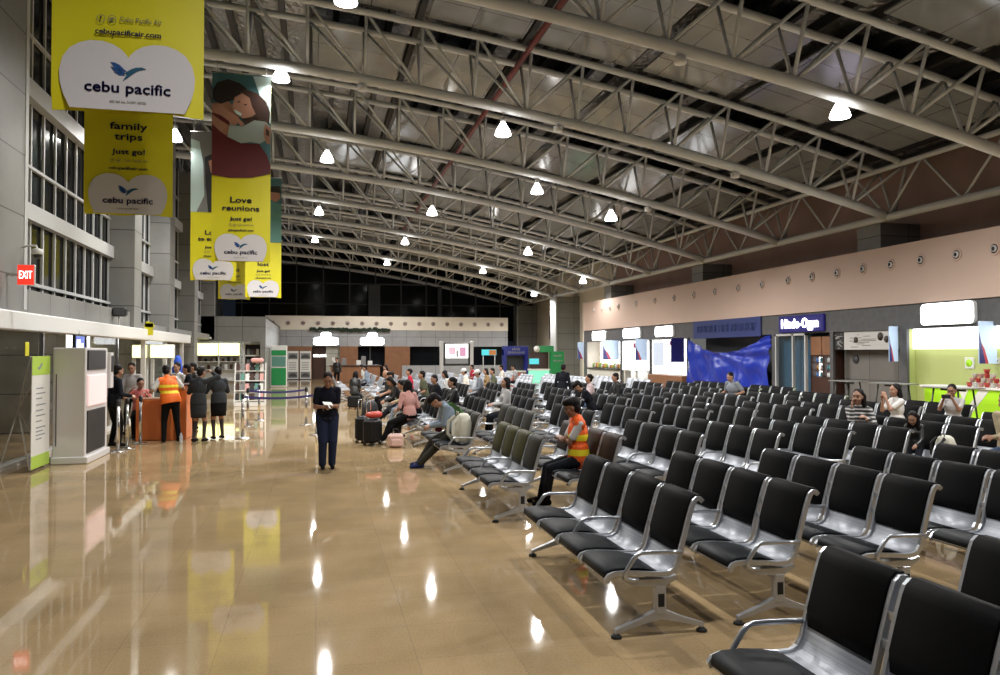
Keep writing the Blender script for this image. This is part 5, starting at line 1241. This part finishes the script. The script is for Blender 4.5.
# --- the man standing in the aisle
q = atz(327, 468); 
pm_ = person('man in navy polo and jeans standing in the aisle looking at a slip of paper', (q.x, q.y, 0), PI + .10, 'stand', 1.56, 'skin_dark', 'navy_polo', 'short', 'jeans', 'trousers', 'dark', 'short', hands=[(-.04, .27, 1.02), (.10, .25, 1.00)], feet=[(-.075, .02), (.08, .06)], lean=5, head=(24, 4), vox=.0095, detail=True, girth=1.16, loose=1.22)
co = MB(); a = Vector((0, .055, 1.335)); co.tube([(-.075, .0, 1.30), (-.055, .075, 1.265), (0, .105, 1.235)], .008, 6); co.tube([(.075, .0, 1.30), (.055, .075, 1.265), (0, .105, 1.235)], .008, 6); co.build('collar_trim', M['cloth_white'], pm_['root'])
w = (pm_['wr'][0] + pm_['wr'][1])/2
m = MB(); m.box((-.07, -.045, 0), (.08, .045, .003)); m.box((-.01, -.14, -.004), (.012, -.02, 0)); tag(m.build('paper_slip', M['pale_print'], None, w + Vector((-.0, -.13, .05)), (.5, .1, .4)), 'white folded paper slip held by the man in the navy polo', 'paper')
# --- the group at the orange counter
person('worker in orange safety vest and white sleeves leaning on the orange counter', (-2.97, 17.62, 0), .35, 'stand', 1.62, 'skin_dark', 'white', 'short', 'black', 'trousers', 'black', 'short', hands=[(-.32, .25, 1.14), (.25, .34, 1.12)], feet=[(-.13, -.02), (.17, .0)], lean=11, side=-7, head=(18, 25), vox=.012, vest='vest_stand', girth=1.22)
person('woman in charcoal uniform jacket and skirt with raised hand, left of two seen from behind', (-2.40, 17.45, 0), -.35, 'stand', 1.57, 'skin', 'charcoal', 'long', 'charcoal', 'skirt', 'black', 'bun', hands=[(-.20, .30, 1.08), (.17, .25, 1.44)], feet=[(-.1, 0), (.1, .05)], lean=5, head=(12, 10), sex='f', vox=.012, girth=1.18)
person('woman in charcoal uniform jacket and black skirt, right of two seen from behind', (-2.05, 17.92, 0), .45, 'stand', 1.56, 'skin', 'charcoal', 'long', 'black', 'skirt', 'black', 'bun', hands=[(-.2, .30, 1.05), (.16, .32, 1.10)], feet=[(-.1, 0), (.1, .05)], lean=4, head=(5, 20), sex='f', vox=.012, girth=1.2)
x = aty(133, 380, 19.6).x; person('man in pale grey shirt standing behind the orange counter', (x, 19.6, 0), PI - .2, 'stand', 1.64, 'skin', 'lightgrey', 'long', 'black', 'trousers', 'black', 'short', hands=[(-.2, .3, 1.0), (.2, .3, 1.0)], head=(15, -10), vox=.014, detail=True)
x = aty(139, 380, 18.75).x; person('man in coral shirt sitting behind the low part of the orange counter', (x, 18.85, 0), PI + .2, 'sit', 1.58, 'skin', 'coral', 'short', 'black', 'trousers', 'black', 'short', hands=[(-.14, .30, .93), (.16, .28, 1.05)], head=(15, -15), vox=.014, detail=True)
st_ = thing('counter_stool', 'stool under the man in the coral shirt', 'stool', (x, 18.88, 0)); MB().lathe([(.17, .39), (.18, .40), (.18, .43), (.16, .44)], (0, 0, 0), 16).build('seat', M['dark_grey'], st_); MB().lathe([(.2, 0), (.2, .02), (.03, .04), (.03, .39)], (0, 0, 0), 14).build('pedestal', M['chrome'], st_)
x = aty(113, 380, 16.9).x; person('person in dark uniform standing half hidden behind the white cabinet', (x, 16.95, 0), -.9, 'stand', 1.62, 'skin', 'dark', 'long', 'black', 'trousers', 'black', 'short', hands=[(-.15, .25, .95), (.2, .25, 1.0)], head=(12, 0), vox=.013)
x = aty(179, 380, 20.8).x; person('man with white shirt and dark strap facing the counter group', (x, 20.8, 0), PI - .5, 'stand', 1.62, 'skin', 'white', 'short', 'black', 'trousers', 'black', 'short', hands=[(-.2, .28, 1.0), (.2, .28, 1.0)], head=(8, 0), vox=.014)
x = aty(190, 380, 19.3).x; person('man in dark suit standing in profile beside the uniformed women', (x, 19.3, 0), PI*.5 + .2, 'stand', 1.60, 'skin', 'dark', 'long', 'dark', 'trousers', 'black', 'short', hands=[(-.2, .28, 1.0), (.2, .28, 1.0)], head=(8, 10), vox=.014)
x = aty(196, 380, 20.4).x; person('person in black standing behind the man in the dark suit', (x, 20.4, 0), PI*.6, 'stand', 1.62, 'skin', 'black', 'long', 'black', 'trousers', 'black', 'short', vox=.016)
# --- seated worker in the vest
person('seated worker in orange safety vest with folded arms, asleep on the brown bench', seat(1, 2, 1, .04), LEFT - .12, 'sit', 1.58, 'skin_dark', 'white', 'short', 'dark', 'trousers', 'black', 'thick', hands=[(.10, .20, .80), (-.12, .22, .82)], feet=[(-.10, .42), (.10, .45)], lean=2, head=(16, 12), vox=.011, vest='vest_sit', detail=True, elbow=((-.6, .2, -1), (.6, .2, -1)))
# --- along the aisle
b_ = person('boy with green straps and camouflage trousers bending over his phone at the aisle', seat(0, 3, 1, .02), LEFT, 'sit', 1.58, 'skin', 'denim', 'long', 'camo', 'trousers', 'blue_shoe', 'thick', hands=[(-.04, .40, .66), (.08, .40, .66)], feet=[(-.12, .58), (.14, .54)], lean=22, head=(38, 0), vox=.012, detail=True, girth=1.15, loose=1.15)
G = MB()
for s in (-1, 1): G.tube([(s*.10, -.07, .72), (s*.115, -.04, .95), (s*.12, .06, 1.02), (s*.12, .20, .98), (s*.12, .21, .85)], 1, 4, 0, True, flat=(.05, .03))
G.bbox((-.14, -.14, .58), (.14, -.02, .93), .04); G.build('green_backpack', M['cloth_green'], b_['root'])
w = b_['wr'][0]*.5 + b_['wr'][1]*.5; m = MB(); m.bbox((-.035, -.07, 0), (.035, .07, .009), .003); tag(m.build('mobile_phone', M['black'], None, w + Vector((-.13, 0, .03)), (0, -.5, .2)), 'dark phone in the hands of the boy with green straps', 'phone')
person('woman in pink top with long black hair turning away from the camera', seat(0, 4, 1, -.27), .35, 'sit', 1.58, 'skin', 'pinktop', 'long', 'black', 'trousers', 'white', 'long', hands=[(-.14, .25, .70), (.14, .25, .70)], feet=[(-.60, .0), (-.56, .22)], lean=10, head=(5, 10), sex='f', vox=.013, knees=((-1, .1, .9), (-1, .2, .9)))
person('woman in black jacket with outstretched legs leaning forward on the aisle bench', seat(0, 5, 2, .0), LEFT + .1, 'sit', 1.6, 'skin', 'black', 'long', 'dark', 'trousers', 'white', 'bob', hands=[(-.1, .45, .62), (.1, .45, .62)], feet=[(-.1, .75), (.12, .72)], lean=24, head=(15, 0), sex='f', vox=.015)
person('person in dark jacket sitting just behind the pink woman on the aisle bench', seat(0, 4, 3, .0), LEFT, 'sit', 1.6, 'skin', 'dark', 'long', 'black', 'trousers', 'black', 'short', hands=[(-.1, .4, .62), (.1, .4, .62)], lean=20, head=(20, 0), vox=.016)
person('child in khaki top sitting past the two suitcases', seat(0, 5, 0, .0), LEFT, 'sit', 1.35, 'skin', 'khaki', 'long', 'denim', 'trousers', 'white', 'short', lean=12, head=(10, 0), vox=.016, feet=[(-.1, .4, .16), (.1, .4, .16)])
person('bald man in black jacket sitting upright beyond the suitcases', seat(0, 6, 2, .0), LEFT, 'sit', 1.66, 'skin', 'black', 'long', 'black', 'trousers', 'black', 'bald', lean=8, head=(6, 10), vox=.016)
# --- middle of the rows
person('woman in black cardigan and maroon trousers sitting across from the boy', seat(1, 4, 3), LEFT, 'sit', 1.6, 'skin', 'black', 'long', 'maroon', 'trousers', 'black', 'bun', hands=[(-.1, .4, .72), (.1, .42, .74)], lean=8, head=(5, 0), sex='f', vox=.014)
person('woman in light grey jacket with a red scarf and bobbed black hair', seat(2, 4, 2), LEFT, 'sit', 1.6, 'skin', 'lightgrey', 'long', 'dark', 'trousers', 'black', 'bob', hands=[(-.08, .32, .72), (.1, .32, .72)], lean=2, head=(-2, 0), sex='f', vox=.014)
person('person in navy jacket bending far forward in the middle rows', seat(4, 4, 2), LEFT - .3, 'sit', 1.62, 'skin', 'dark', 'long', 'black', 'trousers', 'black', 'thick', hands=[(-.1, .45, .60), (.1, .45, .60)], lean=26, head=(35, 0), vox=.014)
person('person in dark suit standing with back turned between the middle rows', (7.0, 22.15, 0), -.5, 'stand', 1.55, 'skin', 'dark', 'long', 'dark', 'trousers', 'black', 'short', lean=12, head=(12, 0), vox=.015)
person('woman in pale floral top sitting below the food booth', seat(5, 5, 0), LEFT - .1, 'sit', 1.58, 'skin', 'floral', 'short', 'bluejeans', 'trousers', 'black', 'bun', lean=4, head=(4, 0), sex='f', vox=.015)
person('man in black jacket sitting right of the woman in floral top', seat(6, 5, 1), LEFT - .1, 'sit', 1.62, 'skin', 'black', 'long', 'black', 'trousers', 'black', 'short', lean=8, head=(8, 0), vox=.015)
tp_ = person('man in grey tee with a dark strap sitting before the blue tarpaulin', seat(9, 5, 1), LEFT + .35, 'sit', 1.66, 'skin', 'greytee', 'short', 'dark', 'trousers', 'black', 'short', lean=14, head=(10, 0), vox=.014, girth=1.35, hands=[(-.28, .25, .72), (.28, .25, .72)])
MB().tube([(-.10, -.03, 1.08), (-.02, -.085, .92), (.08, -.10, .75), (.14, -.07, .62)], 1, 4, 0, True, flat=(.04, .016)).build('shoulder_strap', M['cloth_black'], tp_['root'])
# --- right hand side
person('woman in striped top resting her chin on her hand', seat(6, 2, 3), LEFT + .75, 'sit', 1.6, 'skin', 'stripe', 'long', 'dark', 'trousers', 'black', 'long', hands=[(-.16, .30, .88), (.07, .17, 1.03)], lean=4, head=(2, 12), sex='f', vox=.012, detail=True)
person('woman in white tee with dark wavy hair looking at her raised hands', seat(8, 3, 0), LEFT - .1, 'sit', 1.56, 'skin', 'white', 'short', 'black', 'trousers', 'black', 'bob', hands=[(-.06, .26, 1.05), (.06, .24, 1.02)], lean=2, head=(2, 0), sex='f', vox=.012, girth=1.1)
by_ = person('boy in grey tee holding a phone in front of the lime stall', seat(9, 3, 0, 0, -.1), LEFT + .55, 'sit', 1.54, 'skin_dark', 'lightgrey', 'short', 'black', 'trousers', 'black', 'short', hands=[(-.07, .30, 1.02), (.08, .28, 1.02)], lean=4, head=(12, 0), vox=.012, detail=True)
w = by_['wr'][0]*.5 + by_['wr'][1]*.5; m = MB(); m.bbox((-.075, -.004, -.035), (.075, .004, .035), .003); tag(m.build('mobile_phone', M['black'], None, w + Vector((-.09, -.05, .05)), (0, 0, LEFT + .55)), 'dark phone held up by the boy before the lime stall', 'phone')
person('child with long black hair slumped low in the seats', seat(6, 2, 1, .02), LEFT + .6, 'sit', 1.06, 'skin', 'black', 'long', 'dark', 'trousers', 'black', 'long', lean=10, head=(20, 0), sex='f', vox=.011, detail=True, feet=[(-.08, .38, .22), (.08, .38, .22)], hands=[(-.08, .25, .62), (.08, .25, .62)])
person('person in khaki jacket and blue jeans at the right edge of the picture', seat(7, 2, 0, -.05), LEFT + .15, 'sit', 1.66, 'skin', 'khaki', 'long', 'bluejeans', 'trousers', 'tan', 'short', hands=[(.06, .26, .74), (-.06, .27, .76)], lean=6, head=(10, 0), vox=.013, girth=1.12)
# --- far sitters
FARP = [(1, 7, 0, 'woman in bright red top sitting in the far rows', 'red', 'bun', 'f', 'black'), (2, 6, 3, 'woman in white top with black hair in the middle distance', 'white', 'bob', 'f', 'dark'), (1, 6, 0, 'person in olive top with pale collar behind the pink woman', 'olive', 'short', 'm', 'dark'), (3, 6, 3, 'man in grey shirt and white cap, nearer of two white caps', 'greytee', 'cap', 'm', 'dark'), (3, 7, 1, 'person with white cap, farther of two white caps', 'cream', 'cap', 'm', 'dark'), (4, 7, 1, 'person in dark olive jacket right of the white caps', 'olive', 'short', 'm', 'black'), (4, 7, 3, 'woman with black hair behind the olive jacket', 'tan', 'bob', 'f', 'black'), (5, 9, 3, 'person in red top in the farthest rows below the television', 'red', 'short', 'm', 'bluejeans'), (7, 9, 3, 'man in pale grey shirt with folded arms, far rows before the blue kiosk', 'lightgrey', 'short', 'm', 'dark'), (6, 9, 0, 'person in pale shirt pointing, left of the man with folded arms', 'cream', 'short', 'm', 'dark'), (0, 6, 0, 'person in black hood near the far end of the aisle', 'black', 'thick', 'm', 'black'), (1, 5, 1, 'person in black reading behind the woman in maroon trousers', 'dark', 'short', 'm', 'dark'), (0, 9, 1, 'person in pale denim shirt far along the aisle', 'denim', 'short', 'm', 'dark'), (1, 9, 2, 'person with dark hair and charcoal top in the far left rows', 'charcoal', 'bob', 'f', 'black'), (0, 10, 0, 'person in white top near the reception desk', 'white', 'short', 'm', 'black')]
for c, k, j, lab, top, hr_, sx, bt in FARP:
    if (c, k) not in SEAT: continue
    person(lab, seat(c, k, j), LEFT + random.uniform(-.2, .2), 'sit', random.uniform(1.56, 1.66), 'skin', top, random.choice(('short', 'long')), bt, 'trousers', 'black', hr_, lean=random.uniform(2, 12), head=(random.uniform(0, 12), random.uniform(-20, 20)), sex=sx, vox=.02)
q = Vector((1.05, 23.6, 0)); person('child in black hood crouching on a suitcase by the aisle end', (1.2, 26.6, 0), -.4, 'sit', 1.5, 'skin', 'black', 'long', 'charcoal', 'trousers', 'black', 'long', lean=14, head=(10, 0), sex='f', vox=.018)
suitcase((1.2, 26.6, 0), 0, 'dark suitcase under the crouching child by the aisle end', .44)
person('person in black standing near the reception desk', (aty(337, 385, 44).x, 44, 0), PI - .3, 'stand', 1.6, 'skin', 'black', 'long', 'black', 'trousers', 'black', 'short', vox=.02)
